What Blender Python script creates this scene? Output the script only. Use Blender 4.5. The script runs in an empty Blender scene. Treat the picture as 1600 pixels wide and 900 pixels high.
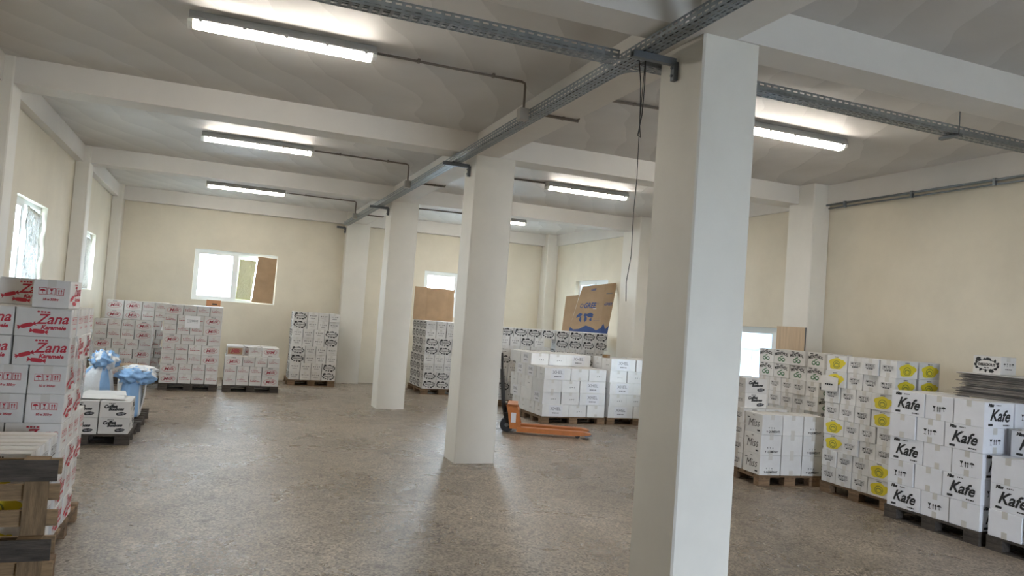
import bpy, bmesh, math, random
from mathutils import Vector, Matrix, noise

# ------------------------------------------------------------------ camera
scn = bpy.context.scene
COL = scn.collection
F_PX, PITCH, YAW, ROLL, CAM_H = 1173.0, .04057, .3690, .07222, 1.65
_f = Vector((math.sin(YAW)*math.cos(PITCH), math.cos(YAW)*math.cos(PITCH), math.sin(PITCH)))
_r = Vector((math.cos(YAW), -math.sin(YAW), 0))
_u = _r.cross(_f)
CR = _r*math.cos(ROLL)+_u*math.sin(ROLL)
CU = -_r*math.sin(ROLL)+_u*math.cos(ROLL)
cd = bpy.data.cameras.new('camera')
cd.sensor_width = 36.0
cd.lens = F_PX/1600*36.0
cd.clip_start = .05
cam = bpy.data.objects.new('camera', cd)
COL.objects.link(cam)
cam.matrix_world = Matrix(((CR.x, CU.x, -_f.x, 0), (CR.y, CU.y, -_f.y, 0), (CR.z, CU.z, -_f.z, CAM_H), (0, 0, 0, 1)))
scn.camera = cam

# ------------------------------------------------------------------ sky and exposure
SKY = 9.0
TUBE = 15.0
world = bpy.data.worlds.new('overcast_sky')
scn.world = world
world.use_nodes = True
bg = world.node_tree.nodes['Background']
bg.inputs[0].default_value = (.74, .85, 1.0, 1)
bg.inputs[1].default_value = SKY
vs = scn.view_settings
vs.view_transform = 'Standard'
vs.look = 'None'
vs.exposure = 2.08
vs.gamma = 1.0
vs.use_curve_mapping = False

def portal(loc, rot, sx, sy):
    """daylight portal: guides sky sampling through a real opening, adds no light of its own"""
    l = bpy.data.lights.new('window_portal', 'AREA')
    l.shape = 'RECTANGLE'; l.size = sx; l.size_y = sy
    l.cycles.is_portal = True
    o = bpy.data.objects.new('window_portal', l)
    o.location = loc; o.rotation_euler = rot
    COL.objects.link(o)

# ------------------------------------------------------------------ room dimensions (metres)
ZB, ZC = 3.465, 3.71            # beam underside, slab
XL, XR, YF, YN = -2.10, 7.42, 16.65, -3.2
PH = .12                        # pallet height

# ------------------------------------------------------------------ materials
MATS = {}
def mat(name, col, rough=.8, metal=0., var=0., scale=6., bump=0., bscale=40., col2=None, emit=0., spec=.5, stretch=None, rand=0., island=False):
    if name in MATS: return MATS[name]
    m = bpy.data.materials.new(name); MATS[name] = m
    m.use_nodes = True
    nt = m.node_tree; N = nt.nodes; L = nt.links
    b = N['Principled BSDF']
    b.inputs['Base Color'].default_value = (*col, 1)
    b.inputs['Roughness'].default_value = rough
    b.inputs['Metallic'].default_value = metal
    b.inputs['Specular IOR Level'].default_value = spec
    if emit:
        b.inputs['Emission Color'].default_value = (*col, 1)
        b.inputs['Emission Strength'].default_value = emit
    tc = N.new('ShaderNodeTexCoord'); mp = N.new('ShaderNodeMapping')
    L.new(tc.outputs['Object'], mp.inputs['Vector'])
    if stretch: mp.inputs['Scale'].default_value = stretch
    src = None
    if var or col2:
        nz = N.new('ShaderNodeTexNoise'); nz.inputs['Scale'].default_value = scale
        nz.inputs['Detail'].default_value = 6; nz.inputs['Roughness'].default_value = .6
        L.new(mp.outputs['Vector'], nz.inputs['Vector'])
        rp = N.new('ShaderNodeValToRGB')
        c2 = col2 or tuple(max(0, c*(1-var)) for c in col)
        c1 = col if col2 else tuple(min(1, c*(1+var*.6)) for c in col)
        rp.color_ramp.elements[0].position = .33; rp.color_ramp.elements[1].position = .67
        rp.color_ramp.elements[0].color = (*c2, 1); rp.color_ramp.elements[1].color = (*c1, 1)
        L.new(nz.outputs['Fac'], rp.inputs['Fac'])
        src = rp.outputs['Color']
        L.new(src, b.inputs['Base Color'])
    if rand:
        oi = N.new('ShaderNodeObjectInfo'); mr = N.new('ShaderNodeMapRange')
        mr.inputs['To Min'].default_value = 1-rand; mr.inputs['To Max'].default_value = 1+rand*.4
        L.new(oi.outputs['Random'], mr.inputs['Value'])
        hs = N.new('ShaderNodeHueSaturation')
        L.new(mr.outputs['Result'], hs.inputs['Value'])
        if src: L.new(src, hs.inputs['Color'])
        else: hs.inputs['Color'].default_value = (*col, 1)
        L.new(hs.outputs['Color'], b.inputs['Base Color'])
    if bump:
        n2 = N.new('ShaderNodeTexNoise'); n2.inputs['Scale'].default_value = bscale; n2.inputs['Detail'].default_value = 4
        L.new(mp.outputs['Vector'], n2.inputs['Vector'])
        bp = N.new('ShaderNodeBump'); bp.inputs['Strength'].default_value = bump; bp.inputs['Distance'].default_value = .02
        L.new(n2.outputs['Fac'], bp.inputs['Height']); L.new(bp.outputs['Normal'], b.inputs['Normal'])
    return m

def glass_mat():
    m = bpy.data.materials.new('window_glass'); MATS['glass'] = m
    m.use_nodes = True; nt = m.node_tree; N = nt.nodes; L = nt.links
    N.remove(N['Principled BSDF'])
    t = N.new('ShaderNodeBsdfTransparent'); t.inputs[0].default_value = (.93, .97, .97, 1)
    g = N.new('ShaderNodeBsdfGlossy'); g.inputs['Roughness'].default_value = .03
    mx = N.new('ShaderNodeMixShader')
    mx.inputs[0].default_value = .07; L.new(t.outputs[0], mx.inputs[1]); L.new(g.outputs[0], mx.inputs[2])
    L.new(mx.outputs[0], N['Material Output'].inputs['Surface'])
    return m

def film_mat(name, col, a):
    m = bpy.data.materials.new(name); MATS[name] = m
    m.use_nodes = True; nt = m.node_tree; N = nt.nodes; L = nt.links
    b = N['Principled BSDF']; b.inputs['Base Color'].default_value = (*col, 1); b.inputs['Roughness'].default_value = .2
    b.inputs['Alpha'].default_value = a
    n2 = N.new('ShaderNodeTexNoise'); n2.inputs['Scale'].default_value = 14
    bp = N.new('ShaderNodeBump'); bp.inputs['Strength'].default_value = .9; bp.inputs['Distance'].default_value = .03
    L.new(n2.outputs['Fac'], bp.inputs['Height']); L.new(bp.outputs['Normal'], b.inputs['Normal'])
    return m

def floor_mat():
    m = bpy.data.materials.new('worn_terrazzo_floor'); m.use_nodes = True
    nt = m.node_tree; N = nt.nodes; L = nt.links; b = N['Principled BSDF']
    tc = N.new('ShaderNodeTexCoord')
    def nz(s, d=6, r=.6, dist=0):
        n = N.new('ShaderNodeTexNoise'); n.inputs['Scale'].default_value = s; n.inputs['Detail'].default_value = d
        n.inputs['Roughness'].default_value = r; n.inputs['Distortion'].default_value = dist
        L.new(tc.outputs['Object'], n.inputs['Vector']); return n
    def ramp(src, p0, c0, p1, c1):
        r = N.new('ShaderNodeValToRGB'); e = r.color_ramp.elements
        e[0].position = p0; e[0].color = (*c0, 1); e[1].position = p1; e[1].color = (*c1, 1)
        L.new(src, r.inputs['Fac']); return r
    def mul(a, bb, f=1., mode='MULTIPLY'):
        x = N.new('ShaderNodeMixRGB'); x.blend_type = mode
        x.inputs[0].default_value = f
        L.new(a, x.inputs[1]); L.new(bb, x.inputs[2]); return x
    big = ramp(nz(.55, 5, .55, .4).outputs['Fac'], .3, (.25, .218, .18), .72, (.42, .375, .32))
    mid = ramp(nz(5.5, 7, .7, .6).outputs['Fac'], .28, (.58, .55, .52), .74, (1.08, 1.07, 1.06))
    chip = N.new('ShaderNodeTexVoronoi'); chip.inputs['Scale'].default_value = 70
    L.new(tc.outputs['Object'], chip.inputs['Vector'])
    cr = ramp(chip.outputs['Color'], .1, (.32, .30, .28), .92, (1.7, 1.66, 1.6))
    spots = ramp(nz(2.2, 3, .5, 1.2).outputs['Fac'], .63, (1, 1, 1), .74, (.62, .6, .57))
    c = mul(big.outputs[0], mid.outputs[0]); c = mul(c.outputs[0], cr.outputs[0], .9); c = mul(c.outputs[0], spots.outputs[0], .8)
    dots = ramp(nz(6.5, 2, .5, .8).outputs['Fac'], .66, (1, 1, 1), .70, (.55, .53, .5)); c = mul(c.outputs[0], dots.outputs[0], .8)
    L.new(c.outputs[0], b.inputs['Base Color'])
    rr = ramp(nz(1.1, 6, .65, .5).outputs['Fac'], .35, (.22,)*3, .68, (.42,)*3)
    L.new(rr.outputs[0], b.inputs['Roughness'])
    b.inputs['Specular IOR Level'].default_value = .7
    bn = nz(30, 6, .75)
    bp = N.new('ShaderNodeBump'); bp.inputs['Strength'].default_value = .32; bp.inputs['Distance'].default_value = .02
    L.new(bn.outputs['Fac'], bp.inputs['Height']); L.new(bp.outputs['Normal'], b.inputs['Normal'])
    return m

def ceiling_mat():
    m = bpy.data.materials.new('trowelled_ceiling_paint'); m.use_nodes = True
    nt = m.node_tree; N = nt.nodes; L = nt.links; b = N['Principled BSDF']
    tc = N.new('ShaderNodeTexCoord')
    mp = N.new('ShaderNodeMapping'); mp.inputs['Rotation'].default_value = (0, 0, .5)
    L.new(tc.outputs['Object'], mp.inputs['Vector'])
    wv = N.new('ShaderNodeTexWave'); wv.wave_profile = 'SAW'; wv.inputs['Scale'].default_value = .75
    wv.inputs['Distortion'].default_value = 5.5; wv.inputs['Detail'].default_value = 2.5; wv.inputs['Detail Scale'].default_value = .9
    L.new(mp.outputs['Vector'], wv.inputs['Vector'])
    nz = N.new('ShaderNodeTexNoise'); nz.inputs['Scale'].default_value = .9; nz.inputs['Detail'].default_value = 4
    L.new(tc.outputs['Object'], nz.inputs['Vector'])
    r = N.new('ShaderNodeValToRGB'); e = r.color_ramp.elements
    e[0].position = .3; e[0].color = (.56, .535, .505, 1); e[1].position = .7; e[1].color = (.66, .64, .61, 1)
    L.new(nz.outputs['Fac'], r.inputs['Fac'])
    wr = N.new('ShaderNodeValToRGB'); we = wr.color_ramp.elements
    we[0].position = .0; we[0].color = (.93, .93, .93, 1); we[1].position = 1.; we[1].color = (1.05, 1.05, 1.05, 1)
    L.new(wv.outputs['Fac'], wr.inputs['Fac'])
    mx = N.new('ShaderNodeMixRGB'); mx.blend_type = 'MULTIPLY'; mx.inputs[0].default_value = 1.
    L.new(r.outputs['Color'], mx.inputs[1]); L.new(wr.outputs['Color'], mx.inputs[2])
    L.new(mx.outputs['Color'], b.inputs['Base Color'])
    b.inputs['Roughness'].default_value = .55
    bp = N.new('ShaderNodeBump'); bp.inputs['Strength'].default_value = .9; bp.inputs['Distance'].default_value = .06
    L.new(wv.outputs['Fac'], bp.inputs['Height']); L.new(bp.outputs['Normal'], b.inputs['Normal'])
    return m

M_FLOOR = floor_mat(); M_CEIL = ceiling_mat(); M_GLASS = glass_mat()
M_WALL = mat('cream_wall_paint', (.72, .665, .545), .75, var=.07, scale=1.3, bump=.12, bscale=9)
M_COLM = mat('off_white_column_paint', (.76, .735, .67), .6, var=.05, scale=1.7, bump=.06, bscale=12)
M_BEAM = mat('off_white_beam_paint', (.72, .69, .64), .65, var=.05, scale=1.5, bump=.06, bscale=10)
M_ALU = mat('white_window_profile', (.80, .83, .83), .35)
M_CARTON = mat('white_carton_board', (.70, .685, .665), .6, var=.05, scale=7, rand=.11)
M_WCARTON = mat('bright_white_carton_board', (.83, .84, .88), .55, var=.04, scale=7, rand=.06)
M_MCARTON = mat('clean_white_carton_board', (.76, .755, .745), .6, var=.05, scale=7, rand=.08)
M_KRAFT = mat('brown_cardboard', (.40, .27, .16), .8, var=.12, scale=5, rand=.1)
M_TAPE = mat('packing_tape', (.63, .61, .57), .3)
M_RED = mat('red_print', (.50, .03, .05), .6)
M_DRED = mat('dull_red_print', (.36, .05, .07), .6)
M_BLACK = mat('black_print', (.02, .02, .022), .6)
M_GREY = mat('grey_print', (.22, .22, .24), .6)
M_GREEN = mat('green_print', (.10, .22, .12), .6)
M_YEL = mat('yellow_print', (.72, .60, .03), .6)
M_OLIVE = mat('olive_print', (.24, .26, .04), .6)
M_BLUE = mat('blue_print', (.05, .10, .28), .6)
M_LBL = mat('pale_label', (.74, .74, .77), .5)
M_WOOD = mat('pallet_wood', (.235, .15, .085), .85, var=.4, scale=5, bump=.3, bscale=25, stretch=(1, 9, 9), rand=.35)
M_DWOOD = mat('weathered_dark_wood', (.085, .07, .058), .85, var=.5, scale=5, bump=.4, bscale=22, stretch=(1, 9, 9), rand=.25)
M_GALV = mat('galvanised_steel', (.27, .30, .315), .42, .8, var=.18, scale=9)
M_DMET = mat('dark_steel', (.15, .165, .18), .45, .7)
M_COND = mat('brown_conduit', (.20, .165, .14), .5)
M_JBOX = mat('grey_junction_box', (.42, .40, .37), .6)
M_HOUS = mat('light_housing', (.42, .42, .40), .6)
M_TUBE = mat('fluorescent_diffuser', (1.0, .925, .825), .4, emit=TUBE)
M_CAP = mat('clear_end_cap', (.85, .84, .78), .3)
M_ORANGE = mat('orange_paint', (.52, .17, .035), .42, var=.15, scale=9)
M_RUB = mat('black_rubber', (.018, .018, .02), .55)
M_SACK = mat('white_woven_sack', (.76, .77, .78), .6, bump=.7, bscale=16)
M_SBLUE = mat('blue_woven_sack', (.30, .50, .78), .6, bump=.7, bscale=16)
M_FILM = film_mat('clear_stretch_film', (.85, .87, .9), .35)
M_PLAST = film_mat('cloudy_plastic_sheet', (.62, .64, .62), .98)
M_YELSHEET = film_mat('yellowish_plastic_sheet', (.66, .64, .36), .94)
M_FOIL = mat('crumpled_foil', (.62, .66, .64), .25, .6, var=.5, scale=22, bump=1.0, bscale=26)
M_PANEL = mat('pale_wood_panel', (.55, .41, .27), .6, var=.15, scale=3, stretch=(9, 9, .6))
M_PAPER = mat('white_paper', (.85, .85, .86), .6)
M_EXT = mat('outside_grey_wall', (.45, .50, .56), .8)

# ------------------------------------------------------------------ mesh helpers
class MB:
    """collects boxes, tubes and polygons into ONE mesh"""
    def __init__(s): s.v = []; s.f = []; s.m = []
    def add(s, vs, fs, mi=0):
        b = len(s.v); s.v += [tuple(v) for v in vs]
        s.f += [tuple(i+b for i in f) for f in fs]; s.m += [mi]*len(fs); return s
    def box(s, x0, x1, y0, y1, z0, z1, mi=0, mtx=None):
        vs = [Vector((x, y, z)) for z in (z0, z1) for y in (y0, y1) for x in (x0, x1)]
        if mtx: vs = [mtx @ v for v in vs]
        return s.add(vs, [(0, 2, 3, 1), (4, 5, 7, 6), (0, 1, 5, 4), (2, 6, 7, 3), (0, 4, 6, 2), (1, 3, 7, 5)], mi)
    def prism(s, pts, axis, a, b, mi=0):
        """extrude a 2D outline along an axis (0 x, 1 y, 2 z) from a to b"""
        def p3(p, t):
            return {0: (t, p[0], p[1]), 1: (p[0], t, p[1]), 2: (p[0], p[1], t)}[axis]
        n = len(pts); vs = [p3(p, a) for p in pts]+[p3(p, b) for p in pts]
        return s.add(vs, [tuple(range(n-1, -1, -1)), tuple(range(n, 2*n))]+[(i, (i+1) % n, n+(i+1) % n, n+i) for i in range(n)], mi)
    def tube(s, pts, r, n=8, mi=0, cap=True):
        pts = [Vector(p) for p in pts]; up = None; rings = []
        for i, p in enumerate(pts):
            t = ((pts[min(i+1, len(pts)-1)]-p).normalized() + (p-pts[max(i-1, 0)]).normalized())
            t.normalize()
            if up is None:
                up = Vector((0, 0, 1)) if abs(t.z) < .9 else Vector((1, 0, 0))
            up = (up - t*up.dot(t)); up.normalize(); sd = t.cross(up)
            rr = r[i] if isinstance(r, (list, tuple)) else r
            rings.append([p+(up*math.cos(a)+sd*math.sin(a))*rr for a in [2*math.pi*k/n for k in range(n)]])
        vs = [v for rg in rings for v in rg]; fs = []
        for i in range(len(rings)-1):
            for k in range(n):
                fs.append((i*n+k, i*n+(k+1) % n, (i+1)*n+(k+1) % n, (i+1)*n+k))
        if cap:
            fs.append(tuple(range(n-1, -1, -1))); fs.append(tuple(range((len(rings)-1)*n, len(rings)*n)))
        return s.add(vs, fs, mi)
    def cyl(s, a, b, r, n=20, mi=0): return s.tube([a, b], r, n, mi)
    def mesh(s, name, mats, smooth=False, fix=True):
        me = bpy.data.meshes.new(name); me.from_pydata(s.v, [], s.f)
        for m in (mats if isinstance(mats, (list, tuple)) else [mats]): me.materials.append(m)
        me.polygons.foreach_set('material_index', s.m)
        if fix:
            bm = bmesh.new(); bm.from_mesh(me); bmesh.ops.recalc_face_normals(bm, faces=bm.faces); bm.to_mesh(me); bm.free()
        if smooth: me.polygons.foreach_set('use_smooth', [True]*len(me.polygons))
        me.update(); return me
    def build(s, name, mats, parent=None, smooth=False, fix=True):
        return link(name, s.mesh(name, mats, smooth, fix), parent)

def link(name, data, parent=None, loc=None, rot=None):
    o = bpy.data.objects.new(name, data); COL.objects.link(o)
    if parent is not None: o.parent = parent
    if loc is not None: o.location = loc
    if rot is not None: o.rotation_euler = rot
    return o
def empty(name, loc=(0, 0, 0), rz=0):
    o = bpy.data.objects.new(name, None); o.empty_display_size = .1; COL.objects.link(o)
    o.location = loc; o.rotation_euler = (0, 0, rz); return o
def tag(o, label, cat, group=None, kind=None):
    o['label'] = label; o['category'] = cat
    if group: o['group'] = group
    if kind: o['kind'] = kind
    return o
def struct(o, label, cat):
    return tag(o, label, cat, kind='structure')

# pixel (1600x900) -> point on a plane of the room
def ray(x, y): return _f + CR*((x-800)/F_PX) + CU*((450-y)/F_PX)
def at(x, y, axis, val):
    d = ray(x, y); c = Vector((0, 0, CAM_H)); return c + d*((val-c[axis])/d[axis])

# ------------------------------------------------------------------ room shell
def wall_cells(m, axis, p0, p1, a0, a1, z0, z1, holes):
    """wall slab between p0..p1 on axis, spanning a0..a1 and z0..z1, with rectangular holes"""
    As = sorted({a0, a1, *[h[0] for h in holes], *[h[1] for h in holes]})
    Zs = sorted({z0, z1, *[h[2] for h in holes], *[h[3] for h in holes]})
    for i in range(len(As)-1):
        for j in range(len(Zs)-1):
            ca, cz = (As[i]+As[i+1])/2, (Zs[j]+Zs[j+1])/2
            if any(h[0] < ca < h[1] and h[2] < cz < h[3] for h in holes): continue
            if axis == 0: m.box(p0, p1, As[i], As[i+1], Zs[j], Zs[j+1])
            else: m.box(As[i], As[i+1], p0, p1, Zs[j], Zs[j+1])
T = .24
W1 = (9.37, 10.90, 1.62, 2.61); W2 = (13.69, 14.85, 1.62, 2.58)
W3 = (-.55, 1.075, 1.573, 2.617); W4 = (4.29, 5.91, 1.573, 2.60)
W5 = (13.72, 15.24, 1.573, 2.60); W6 = (8.22, 9.95, .72, 1.79)
DB = (3.0, 4.55, 0.0, 2.3)
struct(MB().box(XL-T, XR+T, YN-T, YF+T, -.2, 0).build('floor', M_FLOOR), 'worn speckled grey concrete floor with dull sheen', 'floor')
struct(MB().box(XL-T, XR+T, YN-T, YF+T, ZC, ZC+.2).build('ceiling', M_CEIL), 'grey-white ceiling slab with sweeping trowel marks', 'ceiling')
m = MB(); wall_cells(m, 0, XL-T, XL, YN-T, YF+T, 0, ZC, [W1, W2])
struct(m.build('wall_left', M_WALL), 'cream painted wall with two small windows beside the red-printed cartons', 'wall')
m = MB(); wall_cells(m, 0, XR, XR+T, YN-T, YF+T, 0, ZC, [W5, W6])
struct(m.build('wall_right', M_WALL), 'cream painted wall behind the coffee and menthol cartons', 'wall')
m = MB(); wall_cells(m, 1, YF, YF+T, XL, XR, 0, ZC, [W3, W4])
struct(m.build('wall_far', M_WALL), 'cream end wall with half-covered window', 'wall')
m = MB(); wall_cells(m, 1, YN-T, YN, XL, XR, 0, ZC, [DB])
struct(m.build('wall_back', M_WALL), 'cream wall with open loading doorway', 'wall')

# perimeter beams under the slab
def beam(x0, x1, y0, y1, label, z0=ZB):
    return struct(MB().box(x0, x1, y0, y1, z0, ZC).build('ceiling_beam', M_BEAM), label, 'beam')
beam(XL, -1.993, YN, 16.48, 'perimeter concrete beam along the top of the window wall with foil')
beam(7.37, XR, YN, 16.48, 'perimeter concrete beam above the menthol cartons', 3.45)
beam(XL, XR, 16.48, YF, 'perimeter concrete beam along the top of the far end wall', 3.44)
beam(2.557, 2.835, YN, 16.48, 'long concrete beam carried by the row of columns')
for y0, y1, side in ((3.79, 4.07, 'column under the tray crossing'), (8.01, 8.34, 'column beside the pallet jack'), (12.37, 12.68, 'column near the brown-board stack')):
    beam(-1.993, 2.557, y0, y1, 'cross beam from the '+side+' to the foil wall')
    beam(2.835, 7.37, y0, y1, 'cross beam from the '+side+' to the menthol wall')

def column(x0, x1, y0, y1, label, z1=ZB, name='column'):
    c = .012
    pts = [(x0+c, y0), (x1-c, y0), (x1, y0+c), (x1, y1-c), (x1-c, y1), (x0+c, y1), (x0, y1-c), (x0, y0+c)]
    return struct(MB().prism(pts, 2, 0, z1).build(name, M_COLM), label, 'column')
column(2.605, 3.02, 3.805, 4.29, 'square cream column carrying the crossing of the cable trays')
column(2.562, 3.035, 8.02, 8.43, 'square cream column beside the orange pallet jack')
column(2.545, 3.012, 12.40, 12.845, 'square cream column near the brown-board stack')
column(2.43, 2.93, 16.40, YF, 'flat pilaster on the far end wall under the tray end', ZC, 'pilaster')
for y, t in ((3.77, 'near the upright pallet'), (7.995, 'before the foil window'), (12.35, 'between the two covered side windows')):
    column(XL, -1.91, y, y+.32, 'wall pilaster '+t, ZC, 'pilaster')
column(XL, -1.91, 16.3, YF, 'corner pilaster behind the red-oval cartons', ZC, 'pilaster')
for y, y2, t in ((3.6, 4.2, 'above the stacked coffee cartons'), (7.73, 8.2, 'behind the leaning wood panel'), (12.1, 12.72, 'beside the blue-printed board')):
    column(7.14, XR, y, y2, 'wall pilaster '+t, ZC, 'pilaster')
column(7.14, XR, 16.3, YF, 'corner pilaster beyond the blue-printed board', ZC, 'pilaster')

# ------------------------------------------------------------------ windows
def window(name, w, h, loc, rz, label, split=.5):
    """local x along the width, y = 0 outer side .. towards -y room, z up from the sill"""
    r = struct(empty(name, loc, rz), label, 'window')
    f = .055
    m = MB().box(0, w, -.035, .035, 0, f).box(0, w, -.035, .035, h-f, h).box(0, f, -.035, .035, f, h-f).box(w-f, w, -.035, .035, f, h-f)
    m.build('window_frame', M_ALU, r)
    c = w*split
    MB().box(c-.035, c+.035, -.04, .04, f, h-f).build('mullion', M_ALU, r)
    for a, b, y in ((f, c-.035, -.012), (c+.035, w-f, .012)):
        s = .04
        m = MB().box(a, b, y-.02, y+.02, f, f+s).box(a, b, y-.02, y+.02, h-f-s, h-f).box(a, a+s, y-.02, y+.02, f+s, h-f-s).box(b-s, b, y-.02, y+.02, f+s, h-f-s)
        so = m.build('sash', M_ALU, r)
        MB().box(a+s, b-s, y-.004, y+.004, f+s, h-f-s).build('pane', M_GLASS, so)
    MB().box(c-.06, c-.045, -.075, -.035, h*.45, h*.58).build('handle', M_ALU, r)
    return r
PI = math.pi
# local -y faces the room: left wall rooms lie at +x -> rotate +90; right wall -> -90; far wall -> 0
window('window_1', W1[1]-W1[0], W1[3]-W1[2], (XL-.11, W1[0], W1[2]), PI/2, 'side window with crumpled foil over its far half', .42)
window('window_2', W2[1]-W2[0], W2[3]-W2[2], (XL-.11, W2[0], W2[2]), PI/2, 'side window covered by cloudy plastic sheet')
window('window_3', W3[1]-W3[0], W3[3]-W3[2], (W3[0], YF+.10, W3[2]), 0, 'end wall window half covered with brown cardboard')
window('window_4', W4[1]-W4[0], W4[3]-W4[2], (W4[0], YF+.10, W4[2]), 0, 'end wall window behind the folded brown board')
window('window_5', W5[1]-W5[0], W5[3]-W5[2], (XR+.12, W5[1], W5[2]), -PI/2, 'window behind the blue-printed flattened carton')
window('window_6', W6[1]-W6[0], W6[3]-W6[2], (XR+.12, W6[1], W6[2]), -PI/2, 'low window beside the leaning wood panel', .70)
def port(W, axis, p, rot):
    cx, cz = (W[0]+W[1])/2, (W[2]+W[3])/2
    loc = (p, cx, cz) if axis == 0 else (cx, p, cz)
    sx, sy = W[1]-W[0], W[3]-W[2]
    portal(loc, rot, sy if axis == 0 else sx, sx if axis == 0 else sy)
# area lights shine along local -z; turn it to the room
for W in (W1, W2): port(W, 0, XL-T-.01, (0, -PI/2, 0))
for W in (W5, W6): port(W, 0, XR+T+.01, (0, PI/2, 0))
for W in (W3, W4): port(W, 1, YF+T+.01, (-PI/2, 0, 0))
port(DB, 1, YN-T-.01, (PI/2, 0, 0))
# open loading doorway in the back wall
dr = struct(empty('door_1', (DB[0], YN-T/2, 0)), 'open loading doorway frame opposite the end wall windows', 'door')
w, h = DB[1]-DB[0], DB[3]
MB().box(0, .06, -.1, .1, 0, h).box(w-.06, w, -.1, .1, 0, h).box(.06, w-.06, -.1, .1, h-.06, h).build('door_frame', M_ALU, dr)
# outside: ground and balcony railing beyond the low window
struct(MB().box(-30, 40, -30, 45, -.5, -.25).build('ground', mat('outside_concrete', (.42, .43, .43), .9)), 'pale concrete ground outside the building', 'ground')
rl = tag(empty('railing', (9.0, 7.5, 0)), 'pale metal railing outside the low window', 'railing')
MB().box(-.03, .03, 0, 4.5, 1.38, 1.43).build('top_rail', M_ALU, rl)
MB().box(-.03, .03, 0, 4.5, .3, .34).build('bottom_rail', M_ALU, rl)
for i in range(16):
    MB().box(-.015, .015, .05+i*.29, .09+i*.29, .34, 1.38).build('baluster', M_ALU, rl)
for i in (0, 1):
    MB().box(-.03, .03, .6+i*3.2, .66+i*3.2, -.25, .3).build('post', M_ALU, rl)
ver = tag(empty('added_shelter', (XR+T, 6.0, -.25)), 'added blue-walled shelter dimming the view through the low window', 'added_shelter')  # added shelter, its unseen cover put in to dim the outdoor view
MB().box(.01, 3.4, 0, 9.5, 2.75, 2.85).build('shade_roof', M_EXT, ver)
MB().box(3.2, 3.3, 0, 9.5, 0, 2.66).build('outer_wall', mat('pale_blue_wall', (.42, .62, .85), .7), ver)
for y in (.2, 3.0, 6.0, 9.1): MB().box(3.2, 3.3, y, y+.1, 2.66, 2.75).build('post', M_ALU, ver)
MB().box(.9, .97, 0, 9.5, 1.98, 2.14).build('dark_beam', M_DMET, ver)
for y in (.0, 9.4): MB().box(.9, .97, y, y+.1, 0, 1.98).build('beam_post', M_DMET, ver)
# coverings stuck over windows
def sheet_grid(name, mtl, corners, nx, ny, amp, seed, thick=.004):
    """a crumpled sheet between four corners (bl, br, tr, tl) with real thickness"""
    bl, br, tr, tl = [Vector(c) for c in corners]
    n = (br-bl).cross(tl-bl).normalized(); vs = []; fs = []
    for j in range(ny+1):
        for i in range(nx+1):
            a, b = i/nx, j/ny
            p = (bl*(1-a)+br*a)*(1-b)+(tl*(1-a)+tr*a)*b
            d = noise.noise(Vector((a*nx*.37+seed, b*ny*.37, seed*1.7)))
            vs.append(p+n*d*amp)
    for j in range(ny):
        for i in range(nx):
            k = j*(nx+1)+i; fs.append((k, k+1, k+nx+2, k+nx+1))
    o = MB().add(vs, fs).build(name, mtl, None, smooth=amp > .008, fix=False)
    md = o.modifiers.new('thickness', 'SOLIDIFY'); md.thickness = thick; md.offset = 0
    return o
tag(sheet_grid('foil_sheet', M_FOIL, [(XL-.045, 10.08, 1.66), (XL-.045, 10.86, 1.66), (XL-.045, 10.86, 2.5), (XL-.045, 10.08, 2.55)], 20, 20, .02, 3.1), 'crumpled silver foil covering half of the side window', 'foil sheet')
tag(sheet_grid('plastic_sheet', M_PLAST, [(XL-.045, 13.72, 1.64), (XL-.045, 14.72, 1.64), (XL-.045, 14.70, 2.48), (XL-.045, 13.72, 2.5)], 12, 12, .012, 7.7), 'cloudy torn plastic sheet hung in the side window', 'plastic sheet')
tag(sheet_grid('cardboard_sheet', M_KRAFT, [(.62, YF+.035, 1.60), (1.045, YF+.035, 1.59), (1.06, YF+.03, 2.55), (.68, YF+.03, 2.565)], 6, 8, .006, 1.3, .006), 'brown cardboard sheet blocking the end wall window', 'cardboard')
tag(sheet_grid('plastic_sheet', M_YELSHEET, [(.30, YF+.05, 1.64), (.60, YF+.05, 1.63), (.66, YF+.05, 2.47), (.33, YF+.05, 2.48)], 6, 8, .008, 2.3), 'yellowish plastic sheet behind cardboard in end wall window', 'plastic sheet')

# ------------------------------------------------------------------ ceiling lights, conduits, cable trays
def light_fixture(x0, y, label, lit=True):
    w = 1.40
    r = tag(empty('ceiling_light', (x0, y, ZC)), label, 'ceiling light', 'tube lights on the slab')
    MB().prism([(-.05, 0), (.05, 0), (.076, -.055), (.076, -.068), (-.076, -.068), (-.076, -.055)], 0, .02, w-.02).build('housing', M_HOUS, r)
    pts = [(-.058, -.0685), (.058, -.0685), (.055, -.085), (.036, -.108), (-.036, -.108), (-.055, -.085)]
    MB().prism(pts, 0, .05, w-.05).build('diffuser', M_TUBE, r)
    for a, b in ((.012, .049), (w-.049, w-.012)):
        MB().prism([(-.06, -.0685), (.06, -.0685), (.057, -.088), (.036, -.112), (-.036, -.112), (-.057, -.088)], 0, a, b).build('end_cap', M_CAP, r)
    for k in range(5):
        x = .1+k*(w-.2)/4
        for s in (-1, 1):
            MB().box(x-.012, x+.012, s*.0765-.004, s*.0765+.004, -.082, -.05).build('clip', M_HOUS, r)
    return r
light_fixture(-.395, 5.93, 'glowing tube light over the bay of the upright pallet')
light_fixture(-.395, 10.17, 'glowing tube light in the bay of the foil window')
light_fixture(-.41, 14.48, 'glowing tube light in the bay of the half-covered end window')
light_fixture(4.40, 5.90, 'glowing tube light above the coffee and menthol cartons')
light_fixture(4.35, 10.18, 'glowing tube light above the orange pallet jack')
light_fixture(4.40, 14.45, 'glowing tube light above the black-printed cartons by the corner')

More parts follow.
